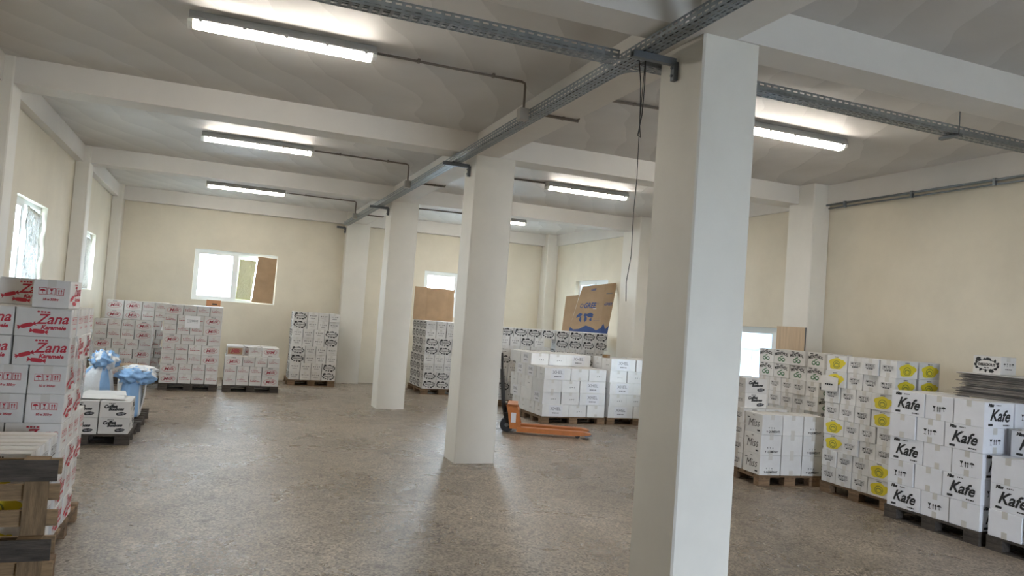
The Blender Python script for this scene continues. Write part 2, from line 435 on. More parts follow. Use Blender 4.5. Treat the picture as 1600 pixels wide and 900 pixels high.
def conduit(pts, label, box=None, r=.011, clips=()):
    e = tag(empty('conduit', pts[0]), label, 'conduit')
    o = Vector(pts[0]); MB().tube([Vector(p)-o for p in pts], r, 8).build('pipe', M_COND, e, smooth=True)
    if box:
        b = Vector(box)-o
        MB().box(b.x-.04, b.x+.04, b.y-.04, b.y+.04, b.z-.05, b.z+.05).build('junction_box', M_JBOX, e)
    for c in clips:
        c = Vector(c)-o
        MB().box(c.x-.01, c.x+.01, c.y-.017, c.y+.017, c.z-.013, c.z+.02).build('clip', M_COND, e)
    return e
zc = ZC-.014
for y, x1, t in ((5.965, 1.005, 'upright pallet'), (10.25, 1.005, 'foil window'), (14.60, .99, 'half-covered end window')):
    conduit([(x1+.005, y, zc-.01), (1.3, y, zc-.01), (2.26, y, zc-.01), (2.29, y, zc-.02), (2.295, y, zc-.05), (2.295, y, 3.43)],
            'brown conduit dropping from slab to tray in bay of the '+t, (2.29, y, 3.405), clips=[(1.35, y, zc-.01), (2.0, y, zc-.01)])
zu = ZB-.013
for y, x1, y1, t in ((6.03, 4.415, 5.93, 'above the coffee cartons'), (10.30, 4.36, 10.22, 'above the pallet jack'), (14.62, 4.41, 14.50, 'by the far corner')):
    conduit([(2.445, y, zu), (2.84, y, zu), (2.85, y, zu)], 'brown conduit stub under the long beam for the light '+t, r=.013, clips=[(2.7, y, zu)])
    conduit([(2.851, y, zu+.012), (2.851, y, zc-.02), (2.865, y, zc), (3.2, y, zc), (x1, y1, zc)], 'brown conduit rising past the long beam to the light '+t, r=.013, clips=[(3.4, y-.02, zc)])
e = tag(empty('wall_conduit', (7.355, 3.0, 3.44)), 'twin grey cable conduits along the beam above the menthol cartons', 'conduit')
MB().tube([(0, 0, 0), (0, 4.73, 0)], .014, 8).build('pipe', M_GALV, e, smooth=True)
MB().tube([(.012, 0, -.045), (.012, 4.70, -.045)], .010, 8).build('pipe', M_GALV, e, smooth=True)
for k in range(5): MB().box(-.02, .014, .4+k*1.0, .43+k*1.0, -.06, .02).build('clip', M_GALV, e)

def perforated(m, o, du, dv, nu, nv, pu, pv, su, sv):
    """sheet of nu x nv cells with one real slot in each"""
    o = Vector(o); du = Vector(du); dv = Vector(dv)
    for i in range(nu):
        for j in range(nv):
            a, b = i*pu+(j % 2)*0, j*pv
            P = lambda u, v: o+du*u+dv*v
            q = [P(a, b), P(a+pu, b), P(a+pu, b+pv), P(a, b+pv)]
            x0, x1, y0, y1 = a+(pu-su)/2, a+(pu+su)/2, b+(pv-sv)/2, b+(pv+sv)/2
            q += [P(x0, y0), P(x1, y0), P(x1, y1), P(x0, y1)]
            m.add(q, [(0, 1, 5, 4), (1, 2, 6, 5), (2, 3, 7, 6), (3, 0, 4, 7)])
def cable_tray(name, origin, along, across, n, label, wd=.11, ht=.062):
    e = tag(empty(name, origin), label, 'cable tray')
    al, ac = Vector(along), Vector(across)
    pu = .06
    def strip(nm, o, dv, nv, pv):
        m = MB(); perforated(m, o, al, dv, n, nv, pu, pv, .038, .0115 if nv < 4 else .0115)
        ob = m.build(nm, M_GALV, e, fix=False)
        md = ob.modifiers.new('thickness', 'SOLIDIFY'); md.thickness = .0015; md.offset = 0
    strip('tray_bottom', (0, 0, 0), ac, 4, wd/4)
    strip('tray_side', (0, 0, 0), (0, 0, 1), 2, ht/2)
    strip('tray_side', ac*wd, (0, 0, 1), 2, ht/2)
    for o in (Vector((0, 0, ht)), ac*wd+Vector((0, 0, ht))):
        MB().tube([o, o+al*(n*pu)], .004, 6).build('rolled_edge', M_GALV, e)
    # the cables lying in the tray
    for k, x in enumerate((.03, .055, .075)):
        pts = [al*(i*1.0)+ac*(x+.006*math.sin(i*1.3+k))+Vector((0, 0, .012)) for i in range(int(n*pu)+1)]
        MB().tube(pts, .007, 6).build('cable', M_RUB if k != 1 else M_JBOX, e, smooth=True)
    return e
ZT = 3.385
cable_tray('cable_tray', (2.335, 0.2, ZT), (0, 1, 0), (1, 0, 0), 268, 'long perforated steel cable tray running beside the column row')
cable_tray('cable_tray', (-1.9, 4.305, ZT+.002), (1, 0, 0), (0, 1, 0), 70, 'perforated steel cross tray on the foil window side of the columns')
cable_tray('cable_tray', (2.46, 4.305, ZT+.002), (1, 0, 0), (0, 1, 0), 80, 'perforated steel cross tray above the coffee cartons')
# curved corner plates where trays meet
jp = tag(empty('tray_junction', (2.39, 4.36, ZT)), 'flat steel corner plates joining the crossing cable trays', 'bracket')
for sx in (-1, 1):
    for sy in (-1, 1):
        pts = [(sx*.055, sy*.06), (sx*.18, sy*.06)]+[(sx*(.18-.125*math.sin(a)), sy*(.185-.125*math.cos(a))) for a in (.4, .8, 1.2, 1.5708)]
        if sx == 1 and sy == -1: continue
        MB().prism(pts, 2, -.004, -.001).build('corner_plate', M_GALV, jp)
def bracket(xc, y, label, drop=.14, reach=.33):
    e = tag(empty('wall_bracket', (xc, y, ZT-.004)), label, 'bracket', 'tray brackets on the columns')
    m = MB().box(-reach, -.02, -.02, .02, -.042, -.038).box(-reach, -.02, -.02, -.016, -.038, 0).box(-reach, -.02, .016, .02, -.038, 0)
    m.build('arm', M_DMET, e)
    MB().tube([(-.06, 0, -.02), (-.035, 0, -.022), (-.018, 0, -.035), (-.014, 0, -.07)], .02, 8).build('bend', M_DMET, e, smooth=True)
    MB().box(-.034, -.002, -.02, .02, -drop, -.02).build('plate', M_DMET, e)
    for z in (-.06, -.11):
        MB().cyl((-.045, 0, z), (-.03, 0, z), .009, 6).build('bolt', M_DMET, e)
bracket(2.605, 4.09, 'dark steel angle bracket on column at the tray crossing')
bracket(2.562, 8.22, 'dark steel angle bracket on column beside the pallet jack')
bracket(2.545, 12.6, 'dark steel angle bracket on column near brown-board stack')
bracket(2.43, 16.52, 'dark steel angle bracket on the end wall pilaster', reach=.2)
e = tag(empty('tray_hanger', (5.39, 4.365, ZC)), 'threaded rod hanger holding tray above the coffee cartons', 'hanger')
MB().cyl((0, -.075, 0), (0, -.075, ZT-ZC-.02), .005, 8).build('threaded_rod', M_DMET, e)
MB().box(-.02, .02, -.09, .09, ZT-ZC-.024, ZT-ZC-.002).build('crossbar', M_DMET, e)
# loose wires hanging from the crossing
m = MB()
m.tube([(2.36, 4.15, 3.35), (2.37, 4.13, 3.20), (2.39, 4.15, 3.05), (2.395, 4.15, 2.93), (2.405, 4.15, 2.86), (2.385, 4.15, 2.87), (2.40, 4.14, 3.0), (2.405, 4.14, 3.2), (2.40, 4.14, 3.36)], .004, 6)
w1 = tag(m.build('hanging_wire', M_RUB, smooth=True), 'short looped black wire tied at the tray crossing', 'wire')
m = MB()
m.tube([(2.41, 4.16, 3.385), (2.398, 4.16, 2.95), (2.403, 4.155, 2.6), (2.392, 4.15, 2.38), (2.395, 4.15, 2.1), (2.372, 4.15, 1.93), (2.379, 4.15, 1.81)], .0028, 6)
tag(m.build('hanging_wire', M_RUB, smooth=True), 'long thin black wire dangling beside the near column', 'wire')

# ------------------------------------------------------------------ printing on cartons (flat lettering and marks)
_tc = {}
def text2d(body, size, shear=0., bold=0., sx=1.):
    key = (body, size, shear, bold, sx)
    if key in _tc: return _tc[key]
    cu = bpy.data.curves.new('lettering', 'FONT'); cu.body = body; cu.size = size; cu.shear = shear
    cu.offset = bold; cu.align_x = 'CENTER'; cu.align_y = 'CENTER'; cu.resolution_u = 2; cu.fill_mode = 'FRONT'
    o = bpy.data.objects.new('lettering', cu); COL.objects.link(o)
    dg = bpy.context.evaluated_depsgraph_get(); me = o.evaluated_get(dg).to_mesh()
    vs = [(v.co.x*sx, v.co.y) for v in me.vertices]; fs = [tuple(p.vertices) for p in me.polygons]
    o.evaluated_get(dg).to_mesh_clear()
    bpy.data.objects.remove(o); bpy.data.curves.remove(cu)
    _tc[key] = (vs, fs); return vs, fs
class PR:
    """marks on a flat face: x right, y up, centred; every item has a material"""
    def __init__(s): s.items = []; s.lv = 0
    def poly(s, pts, m): s.items.append((list(pts), [tuple(range(len(pts)))], m)); return s
    def mesh2(s, vs, fs, m): s.items.append((vs, fs, m)); return s
    def text(s, t, x, y, size, m, shear=0, bold=0, rot=0, sx=1.):
        vs, fs = text2d(t, size, shear, bold, sx); c, q = math.cos(rot), math.sin(rot)
        return s.mesh2([(x+a*c-b*q, y+a*q+b*c) for a, b in vs], fs, m)
    def rect(s, x, y, w, h, m): return s.poly([(x-w/2, y-h/2), (x+w/2, y-h/2), (x+w/2, y+h/2), (x-w/2, y+h/2)], m)
    def ell(s, x, y, a, b, m, n=16, rot=0, wob=0, seed=0):
        c, q = math.cos(rot), math.sin(rot); pts = []
        for k in range(n):
            t = 2*PI*k/n; k2 = 1+wob*math.sin(5*t+seed)*.6+wob*math.sin(3*t+seed*2)*.5
            u, v = a*k2*math.cos(t), b*k2*math.sin(t); pts.append((x+u*c-v*q, y+u*q+v*c))
        return s.poly(pts, m)
    def ring(s, x, y, a, b, t, m, n=28, a0=0, a1=2*PI, rot=0):
        vs = []; c, q = math.cos(rot), math.sin(rot)
        for k in range(n+1):
            g = a0+(a1-a0)*k/n
            for f in (0, t):
                u, v = (a-f)*math.cos(g), (b-f)*math.sin(g); vs.append((x+u*c-v*q, y+u*q+v*c))
        return s.mesh2(vs, [(2*k, 2*k+1, 2*k+3, 2*k+2) for k in range(n)], m)
    def frame(s, x, y, w, h, t, m):
        for a in ((x, y+h/2-t/2, w, t), (x, y-h/2+t/2, w, t), (x-w/2+t/2, y, t, h), (x+w/2-t/2, y, t, h)): s.rect(*a, m)
        return s
    # handling marks
    def umbrella(s, x, y, z, m):
        s.poly([(x+z*.45*math.cos(PI*k/8), y+z*.05+z*.36*math.sin(PI*k/8)) for k in range(9)], m)
        return s.rect(x, y-z*.18, z*.08, z*.5, m).rect(x+z*.08, y-z*.4, z*.16, z*.07, m)
    def goblet(s, x, y, z, m):
        s.poly([(x-z*.3, y+z*.42), (x, y-z*.06), (x+z*.3, y+z*.42)], m)
        return s.rect(x, y-z*.2, z*.09, z*.34, m).rect(x, y-z*.4, z*.4, z*.08, m)
    def arrows(s, x, y, z, m):
        for d in (-.2, .2):
            s.rect(x+d*z, y-.12*z, z*.12, z*.6, m)
            s.poly([(x+d*z-z*.17, y+.12*z), (x+d*z+z*.17, y+.12*z), (x+d*z, y+.45*z)], m)
        return s
    def icons(s, x, y, z, m, order='ugau', boxed=False, pitch=1.12):
        n = len(order)
        for k, c in enumerate(order):
            cx = x+(k-(n-1)/2)*z*pitch
            if boxed: s.frame(cx, y, z*1.02, z*1.02, z*.06, m)
            f = .78 if boxed else .95
            {'u': s.umbrella, 'g': s.goblet, 'a': s.arrows}[c](cx, y, z*f, m)
        return s
    def lines(s, x, y, w, n, dy, t, m, seed=0):
        rg = random.Random(seed)
        for k in range(n):
            xx = x-w/2
            while xx < x+w/2-.006:
                ww = min(rg.uniform(.008, .03), x+w/2-xx); s.rect(xx+ww/2, y-k*dy, ww, t, m); xx += ww+.005
        return s
    def emit(s, mb, mats, place):
        for vs, fs, m in s.items:
            if m not in mats: mats.append(m)
            mb.add([place(a, b) for a, b in vs], fs, mats.index(m))

def candy(p, x, y, w, rot, m):
    c, q = math.cos(rot), math.sin(rot); R2 = lambda u, v: (x+u*c-v*q, y+u*q+v*c)
    p.poly([R2(w*.30*max(-1, min(1, 1.25*math.cos(t))), w*.12*max(-1, min(1, 1.25*math.sin(t)))) for t in [2*PI*k/16 for k in range(16)]], m)
    for d in (-1, 1):
        p.poly([R2(d*w*.29, w*.03), R2(d*w*.29, -w*.03), R2(d*w*.48, -w*.15), R2(d*w*.44, -w*.05), R2(d*w*.5, 0), R2(d*w*.44, w*.05), R2(d*w*.48, w*.15)][::d], m)
def brandbar(p, x, y, w, m):     # the small heart-and-word header that is too small to read
    p.ell(x-w*.42, y, w*.11, w*.085, m, 8); p.lines(x+w*.1, y, w*.7, 1, 0, w*.13, m, 4)

KINDS = {}     # name -> (L, S, h, print on long face, print on short face)
def kind(name, L, S, h, long_p, short_p): KINDS[name] = (L, S, h, long_p, short_p)
p = PR(); brandbar(p, .0, .062, .07, M_BLACK); p.ring(0, -.010, .112, .052, .0045, M_RED, rot=.05); p.text('Milk', -.004, -.010, .078, M_DRED, .35, .0012, .08, 1.15)
q = PR(); q.text('1 kg', -.02, .035, .022, M_DRED).lines(.0, .012, .10, 1, 0, .007, M_DRED, 1).lines(.012, -.012, .14, 1, 0, .010, M_DRED, 2); q.ell(-.072, -.012, .007, .007, M_DRED, 8); q.ell(-.072, .012, .007, .007, M_DRED, 8)
kind('milk', .288, .205, .168, p, q)
p2 = PR(); p2.rect(0, -.005, .25, .115, M_KRAFT); p2.ring(0, -.008, .105, .052, .006, M_DRED, rot=.05); p2.text('Milk', 0, -.008, .085, M_DRED, .35, .004, .08)
kind('milk_tan', .288, .205, .168, p2, q)
p = PR(); brandbar(p, .0, .064, .07, M_RED); p.text('Zana', .045, .02, .085, M_RED, .35, .0015, .05); p.text('Karamele', .055, -.03, .034, M_RED, .25, .0015)
candy(p, -.085, -.022, .105, .3, M_RED); candy(p, -.02, -.055, .105, -.08, M_RED)
q = PR(); q.icons(0, .015, .042, M_RED, 'uga', True); q.text('10 x 350gr', 0, -.035, .02, M_RED, .1, .0006)
kind('zana', .295, .20, .1725, p, q)
p = PR(); brandbar(p, -.03, .064, .06, M_BLACK); p.text('Coffee', -.045, .032, .046, M_BLACK, .3, .003, .06); p.text('Bonbons', .01, .004, .04, M_BLACK, .3, .003, .03)
p.ell(.06, -.045, .05, .02, M_BLACK, 14, .1, .1, 1).ell(.045, -.045, .018, .009, M_GREY, 10).ell(.08, -.042, .015, .008, M_GREY, 10)
q = PR(); q.icons(0, .0, .036, M_BLACK, 'uga', True)
kind('coffee', .29, .205, .172, p, q)
p = PR(); p.ring(0, 0, .108, .05, .006, M_BLACK)
for k in range(13):
    t = 2*PI*k/13+.3; p.ell(.112*math.cos(t), .054*math.sin(t), .017, .011, M_BLACK, 9, t*1.7, .15, k)
p.ell(-.085, .052, .026, .018, M_BLACK, 10, .5, .15, 1); p.ell(.05, -.056, .026, .014, M_BLACK, 10, .1, .1, 2); p.ell(.01, .058, .02, .014, M_BLACK, 9, 0, .2, 3)
p.text('DELICIOUS', 0, .002, .034, M_BLACK, .1, .0012); p.lines(.0, -.026, .05, 1, 0, .008, M_BLACK, 6)
q = PR(); q.icons(0, .012, .034, M_BLACK, 'ugau', False, 1.05); q.lines(0, -.03, .09, 1, 0, .008, M_BLACK, 3)
kind('deli', .272, .204, .169, p, q)
p = PR(); p.rect(.0, 0, .24, .165, M_LBL); p.text('XHEL', .0, .026, .072, M_GREY, 0, .0008, 0, 1.05); p.lines(0, -.04, .12, 1, 0, .018, M_GREY, 2)
q = PR(); q.icons(.03, -.015, .026, M_BLACK, 'aug', False, 1.35)
kind('xhel', .47, .32, .195, p, q)
kind('xhel_plain', .47, .32, .195, PR(), PR())
p = PR(); p.text('Miss', .0, -.002, .125, M_BLACK, .3, -.0005, .06); p.rect(-.1, .055, .045, .009, M_BLACK).rect(0, .085, .04, .008, M_BLACK).rect(.1, -.075, .05, .016, M_BLACK)
q = PR(); q.icons(-.01, -.035, .022, M_BLACK, 'uga', False, 1.5); q.text('9 QUMËSHT', .01, -.075, .032, M_BLACK, 0, .0008)
kind('miss', .33, .262, .222, p, q)
kind('miss_plain', .33, .262, .222, p, PR())
p = PR()
for k, c in enumerate('MENTHOL'):
    t = (k-3)/3; p.text(c, t*.100, .040-.014*t*t, .05, M_BLACK, 0, .002, -t*.18)
p.rect(-.07, .072, .05, .010, M_BLACK).rect(.01, .07, .04, .008, M_BLACK)
p.ell(-.03, -.035, .034, .026, M_GREEN, 14).ell(.034, -.036, .034, .026, M_GREEN, 14).ell(-.03, -.033, .018, .012, M_LBL, 10).ell(.034, -.034, .018, .012, M_LBL, 10).ell(0, .003, .03, .008, M_GREEN, 8, .3)
q = PR(); q.icons(0, .010, .04, M_BLACK, 'uga', True); q.lines(0, -.020, .085, 1, 0, .009, M_BLACK, 5)
kind('menthol', .272, .205, .172, p, q)
p = PR(); p.ell(.0, -.005, .112, .062, M_YEL, 40, .05, .13, .7).ell(.075, .01, .035, .03, M_YEL, 12, 0, .15, 2)
p.ell(-.002, -.014, .052, .044, M_OLIVE, 20).ell(-.002, -.014, .043, .036, M_YEL, 20).ell(-.002, -.018, .036, .026, M_OLIVE, 18).ell(-.002, -.02, .026, .016, M_YEL, 14)
brandbar(p, .0, .068, .06, M_BLACK)
kind('lemon', .285, .205, .172, p, q)
p = PR(); p.text('Miss', -.105, .085, .036, M_BLACK, .25, .003); brandbar(p, -.01, .086, .06, M_BLACK); p.text('Kafe', .005, -.006, .14, M_BLACK, .35, .0035, -.04, .95)
p.rect(-.105, -.083, .055, .02, M_BLACK); p.lines(.09, -.085, .075, 1, 0, .011, M_BLACK, 7)
q = PR(); q.goblet(-.05, -.01, .06, M_BLACK).arrows(.0, -.01, .06, M_BLACK).umbrella(.05, -.005, .05, M_BLACK)
kind('kafe', .368, .288, .220, p, q)
kind('kafe_blank', .368, .288, .220, p, PR())

# ------------------------------------------------------------------ cartons
_cm = {}
def board(k): return M_WCARTON if k.startswith('kafe') else M_MCARTON if k in ('lemon', 'menthol', 'miss', 'miss_plain', 'xhel', 'xhel_plain') else M_CARTON
def carton_body(k, var, top):
    key = (k, var, top)
    if key in _cm: return _cm[key]
    L, S, h = KINDS[k][:3]; rg = random.Random(hash((len(k), var)) & 255)
    if top: h -= .0045
    bm = bmesh.new(); bmesh.ops.create_cube(bm, size=1)
    for v in bm.verts: v.co = Vector((v.co.x*L, v.co.y*S, (v.co.z+.5)*h))
    bmesh.ops.subdivide_edges(bm, edges=bm.edges[:], cuts=1, use_grid_fill=True)
    for v in bm.verts:
        ex = abs(v.co.x) < .01, abs(v.co.y) < .01
        if sum(ex) == 1 and abs(v.co.z-h/2) < .02:       # middle of a side face: slightly dished
            v.co.x *= 1-.003*rg.random(); v.co.y *= 1-.004*rg.random()
        elif not any(ex):
            v.co.x *= 1-.006*rg.random(); v.co.y *= 1-.006*rg.random()
    ed = [e for e in bm.edges if len(e.link_faces) == 2 and e.calc_face_angle() > .8]
    bmesh.ops.bevel(bm, geom=ed, offset=.003, segments=1, affect='EDGES')
    me = bpy.data.meshes.new('carton'); bm.to_mesh(me); bm.free(); me.materials.append(board(k))
    _cm[key] = me; return me
def face_print(k, long):
    """marks of one carton face, drawn on the plane y = 0 looking along +y; every mark lies a hair above the one below"""
    key = ('print', k, long)
    if key in _cm: return _cm[key]
    P_ = KINDS[k][3] if long else KINDS[k][4]; h = KINDS[k][2]
    if not P_.items: _cm[key] = None; return None
    mb = MB(); mats = []; lift = .0012
    for it in P_.items:
        lift += .00012
        one = PR(); one.items = [it]; one.emit(mb, mats, lambda a, b, o=lift: (a, -o, h/2+b))
    me = mb.mesh('print', mats, fix=False); _cm[key] = me; return me
def tape_mesh(k, low):
    """one tape strip closing the seam and folded over both short ends"""
    key = ('tape', k, low)
    if key in _cm: return _cm[key]
    L, S, h = KINDS[k][:3]; w = .024; e = min(.055, h*.27); t = .0005; x = L/2
    z = lambda v: h-v if not low else v
    pr_ = [(-x-.0011, z(e)), (-x-.0011, z(-t)), (x+.0011, z(-t)), (x+.0011, z(e)), (x-.002, z(e)), (x-.002, z(.002)), (-x+.002, z(.002)), (-x+.002, z(e))]
    me = MB().prism(pr_, 1, -w, w).mesh('tape', M_TAPE); _cm[key] = me; return me
def flap_mesh(k, s):
    key = ('flap', k, s)
    if key in _cm: return _cm[key]
    L, S, h = KINDS[k][:3]
    y0, y1 = sorted((s*.0018, s*(S/2-.0005)))
    me = MB().box(-L/2+.0005, L/2-.0005, y0, y1, h-.0044, h-.0006).mesh('flap', board(k)); _cm[key] = me; return me

RG = random.Random(11)
ORD = ['bottom', 'second', 'third', 'fourth', 'fifth', 'sixth', 'seventh', 'eighth', 'ninth']
LOOK = {'milk': 'red-oval carton', 'milk_tan': 'tan-banded red-oval carton', 'zana': 'red candy-print carton', 'coffee': 'black bonbon-print carton', 'deli': 'black wreath-print carton',
        'xhel': 'serif-lettered carton', 'xhel_plain': 'plain white carton', 'miss': 'thin-script carton', 'miss_plain': 'thin-script carton', 'menthol': 'green mint-print carton',
        'lemon': 'yellow lemon-splash carton', 'kafe': 'bold coffee-lettered carton', 'kafe_blank': 'bold coffee-lettered carton'}
NAME = {'milk': 'oval_logo_carton', 'milk_tan': 'oval_logo_carton', 'zana': 'candy_carton', 'coffee': 'bonbon_carton', 'deli': 'wreath_carton', 'xhel': 'lettered_carton', 'xhel_plain': 'plain_carton',
        'miss': 'script_carton', 'miss_plain': 'script_carton', 'menthol': 'mint_carton', 'lemon': 'lemon_carton', 'kafe': 'coffee_carton', 'kafe_blank': 'coffee_carton'}
LOWTAPE = {'kafe', 'kafe_blank', 'miss', 'miss_plain', 'lemon', 'menthol', 'xhel_plain'}
def carton(k, x, y, z, rz, label, group, top=False, faces='FBLR'):
    """faces that carry visible print, in the carton's own frame: F/B long sides at -y/+y, L/R short ends at -x/+x"""
    L, S, h = KINDS[k][:3]
    o = link(NAME[k], carton_body(k, RG.randrange(4), top), None, (x, y, z), (0, 0, rz))
    tag(o, label, 'carton', group)
    for f in faces:
        pm = face_print(k, f in 'FB')
        if pm:
            lc, rt = {'F': ((0, -S/2, 0), 0), 'B': ((0, S/2, 0), PI), 'L': ((-L/2, 0, 0), -PI/2), 'R': ((L/2, 0, 0), PI/2)}[f]
            link('print', pm, o, lc, (0, 0, rt))
    if top or 'L' in faces or 'R' in faces:
        link('tape', tape_mesh(k, False), o)
        if k in LOWTAPE: link('tape', tape_mesh(k, True), o)
    if top:
        for s in (-1, 1): link('flap', flap_mesh(k, s), o)
    return o

def stack(kinds, px, py, rz, rows, depth, short, ref, group, z0=PH, sides='lr', sides_from=0, jit=.012, fill='S', align='l', top_full=True, print_from=0):
    """rows: one string per layer, bottom first; L = long face to the front, S = short end.
    (px, py) = front-left corner on the floor, local x runs along the front, local y into the stack.
    ref = (what stands at the local-left end, what stands at the local-right end).
    Boxes wholly hidden inside the stack are left out."""
    k0 = kinds if isinstance(kinds, str) else kinds[0]
    L, S, h = KINDS[k0][:3]; g = .009
    c, q = math.cos(rz), math.sin(rz)
    Wd = max(sum((L if ch == 'L' else S)+g for ch in r) for r in rows)
    n = len(rows); made = []
    for li, r in enumerate(rows):
        tot = sum((L if ch == 'L' else S)+g for ch in r)
        x0 = x = 0 if align == 'l' else Wd-tot
        cells = []; maxd = 0; lastrow = li == n-1
        for i, ch in enumerate(r):
            w, d = (L, S) if ch == 'L' else (S, L)
            fs = 'F'+('L' if i == 0 else '')+('R' if i == len(r)-1 else '')
            cells.append((x+w/2, d/2, ch == 'L', 0, i, len(r), fs)); x += w+g; maxd = max(maxd, d)
        f = fill[li % len(fill)]
        w, d = (L, S) if f == 'L' else (S, L)
        nc = max(1, int((tot+.001)/(w+g))); slack = tot-nc*(w+g)
        rowi = 1; ends = {0: S if r[0] == 'L' else L, nc-1: S if r[-1] == 'L' else L}
        while maxd+g+(rowi-1)*(d+g)+d <= depth+.02:
            for i in range(nc):
                yy = (ends.get(i, maxd) if nc > 1 else maxd)+g+(rowi-1)*(d+g)
                xx = x0+(slack*(i/(nc-1)) if nc > 1 else slack/2)+i*(w+g)+w/2
                lf, rg_ = i == 0 and 'l' in sides, i == nc-1 and 'r' in sides
                if not (lastrow and top_full) and not ((lf or rg_) and li >= sides_from): continue
                cells.append((xx, yy+d/2, f == 'L', rowi, i, nc, ('L' if i == 0 else '')+('R' if i == nc-1 else '')))
            rowi += 1
        for ci, (cx, cy, isL, back, i, cnt, fs) in enumerate(cells):
            kk = kinds if isinstance(kinds, str) else kinds[(li*3+ci) % len(kinds)]
            cx += RG.uniform(-1, 1)*.0022; cy += -abs(RG.gauss(0, jit)) if back == 0 else 0
            wx, wy = px+cx*c-cy*q, py+cx*q+cy*c
            flip = RG.random() < .5
            rot = rz+(0 if isL else PI/2)+RG.uniform(-1, 1)*.007+(PI if flip else 0)
            # stack side -> carton side: a long-face box keeps its sides, a turned one shifts them a quarter
            mp_ = {'F': 'F', 'R': 'R', 'B': 'B', 'L': 'L'} if isL else {'F': 'L', 'R': 'F', 'B': 'R', 'L': 'B'}
            if flip: mp_ = {a: {'F': 'B', 'B': 'F', 'L': 'R', 'R': 'L'}[b] for a, b in mp_.items()}
            lab = LOOK[kk]+(', ' + ('side' if isL else 'end')+' face out' if back == 0 else '')+f', {ORD[li]} layer of {short}'
            if back: lab += f', {["", "second", "third", "fourth", "fifth", "sixth"][back]} row back'
            j, rf = (i, ref[0]) if i < cnt/2 else (cnt-1-i, ref[1])
            lab += f', nearest {rf}' if j == 0 else f', {ORD[j]} from {rf}'
            if len(lab.split()) > 16: print('LONG', len(lab.split()), lab)
            made.append(carton(kk, wx, wy, z0+li*(h+.0012), rot, lab, group, lastrow, ''.join(mp_[a] for a in fs)))
    return made, z0+n*(h+.0012), Wd

# ------------------------------------------------------------------ pallets
_pm = {}
def pbox(sx, sy, sz, m):
    key = (round(sx, 3), round(sy, 3), round(sz, 3), m.name)
    if key not in _pm:
        c = .003
        _pm[key] = MB().box(-sx/2, sx/2, -sy/2, sy/2, 0, sz).mesh('plank', m)
    return _pm[key]
def pallet(px, py, rz, w, d, label, wood=None, lower=None, group='wooden pallets', slat=.098, inset=.0725, sw=.14):
    """(px,py) front-left corner, local x = width of the visible front, deck boards run along the longer side"""
    wd = wood or M_WOOD
    r = tag(empty('pallet', (px, py, 0), rz), label, 'pallet', group)
    H = PH; tb = .020; bl = .070; sb = .020; bb = H-tb-bl-sb
    ys = (.05, d/2, d-.05); xs = (inset, w/2, w-inset)
    for y in ys:
        link('bottom_board', pbox(w, .098, bb, lower or wd), r, (w/2, y, 0))
        for x in xs: link('block', pbox(sw, .098, bl, wd), r, (x, y, bb))
    for x in xs: link('stringer_board', pbox(d, sw, sb, wd), r, (x, d/2, bb+bl), (0, 0, PI/2))
    nb = 7
    for i in range(nb):
        link('deck_board', pbox(w, slat, tb, wd), r, (w/2, .05+i*(d-.1)/(nb-1), bb+bl+sb))
    return r

# ------------------------------------------------------------------ the stacks
GP = 'pallets under the carton stacks'
# red oval cartons, far end
pallet(-.87, 14.19, 0, .95, .85, 'dark pallet under the tall stack with a paper note', M_DWOOD, group=GP)
stack('milk', -.86, 14.2, 0, ['LSSS', 'LSSS', 'SSSL', 'SSSL', 'LSSS', 'SSSL', 'SSSL', 'LSSS'], .82, 'noted stack', ('corner stack', 'low stack'), 'cartons in the tall noted stack', fill='L', sides='r')
pallet(.16, 14.19, 0, .95, .85, 'dark pallet under the low stack of red-oval cartons', M_DWOOD, group=GP)
_, zt, _ = stack('milk', .17, 14.2, 0, ['SSSL', 'SSSL', 'LSSS'], .82, 'low stack', ('noted stack', 'wreath stack'), 'cartons in the low red-oval stack', fill='L', sides='l')
G4 = 'loose cartons on the low red-oval stack'
carton('milk_tan', .33, 14.52, zt+.001, .02, 'white carton with tan band lying on the low red-oval stack', G4, True)
carton('milk', .635, 14.45, zt+.001, PI/2+.25, 'turned carton on the low red-oval stack beside the tan one', G4, True)
o = carton('milk', .935, 14.40, zt+.001+.168, .0, 'upside-down red-oval carton lying on the low stack', G4, False)
o.rotation_euler = (PI, 0, PI)
carton('milk', .33, 14.86, zt+.001, .0, 'red-oval carton at the back of the low stack, behind tan one', G4, True)
carton('milk', .63, 14.90, zt+.001, .03, 'red-oval carton at the back of the low stack, middle', G4, True)
carton('milk', .93, 14.84, zt+.001, -.03, 'red-oval carton at the back of the low stack, behind upside-down one', G4, True)
pallet(-2.02, 14.83, 0, .95, .60, 'dark pallet under the stepped stack in the corner', M_DWOOD, group=GP)
stack('milk', -2.0, 14.85, 0, ['LSSS', 'LSSS', 'SSSL', 'LSSS', 'SSSL', 'SSSL'], .30, 'corner stack step', ('foil wall', 'noted stack'), 'cartons in the front step of corner stack', fill='L', sides='r')
pallet(-1.98, 15.46, 0, 1.22, .60, 'dark pallet under the tall back part of the corner stack', M_DWOOD, group=GP)
stack('milk', -1.90, 15.3, 0, ['SSSSS', 'LSSS', 'SSSSS', 'LSSS', 'SSSSS', 'LSSS', 'LLSS', 'LLSS'], .62, 'corner stack back', ('foil wall', 'noted stack'), 'cartons in the back of corner stack', fill='L', sides='r', top_full=False)
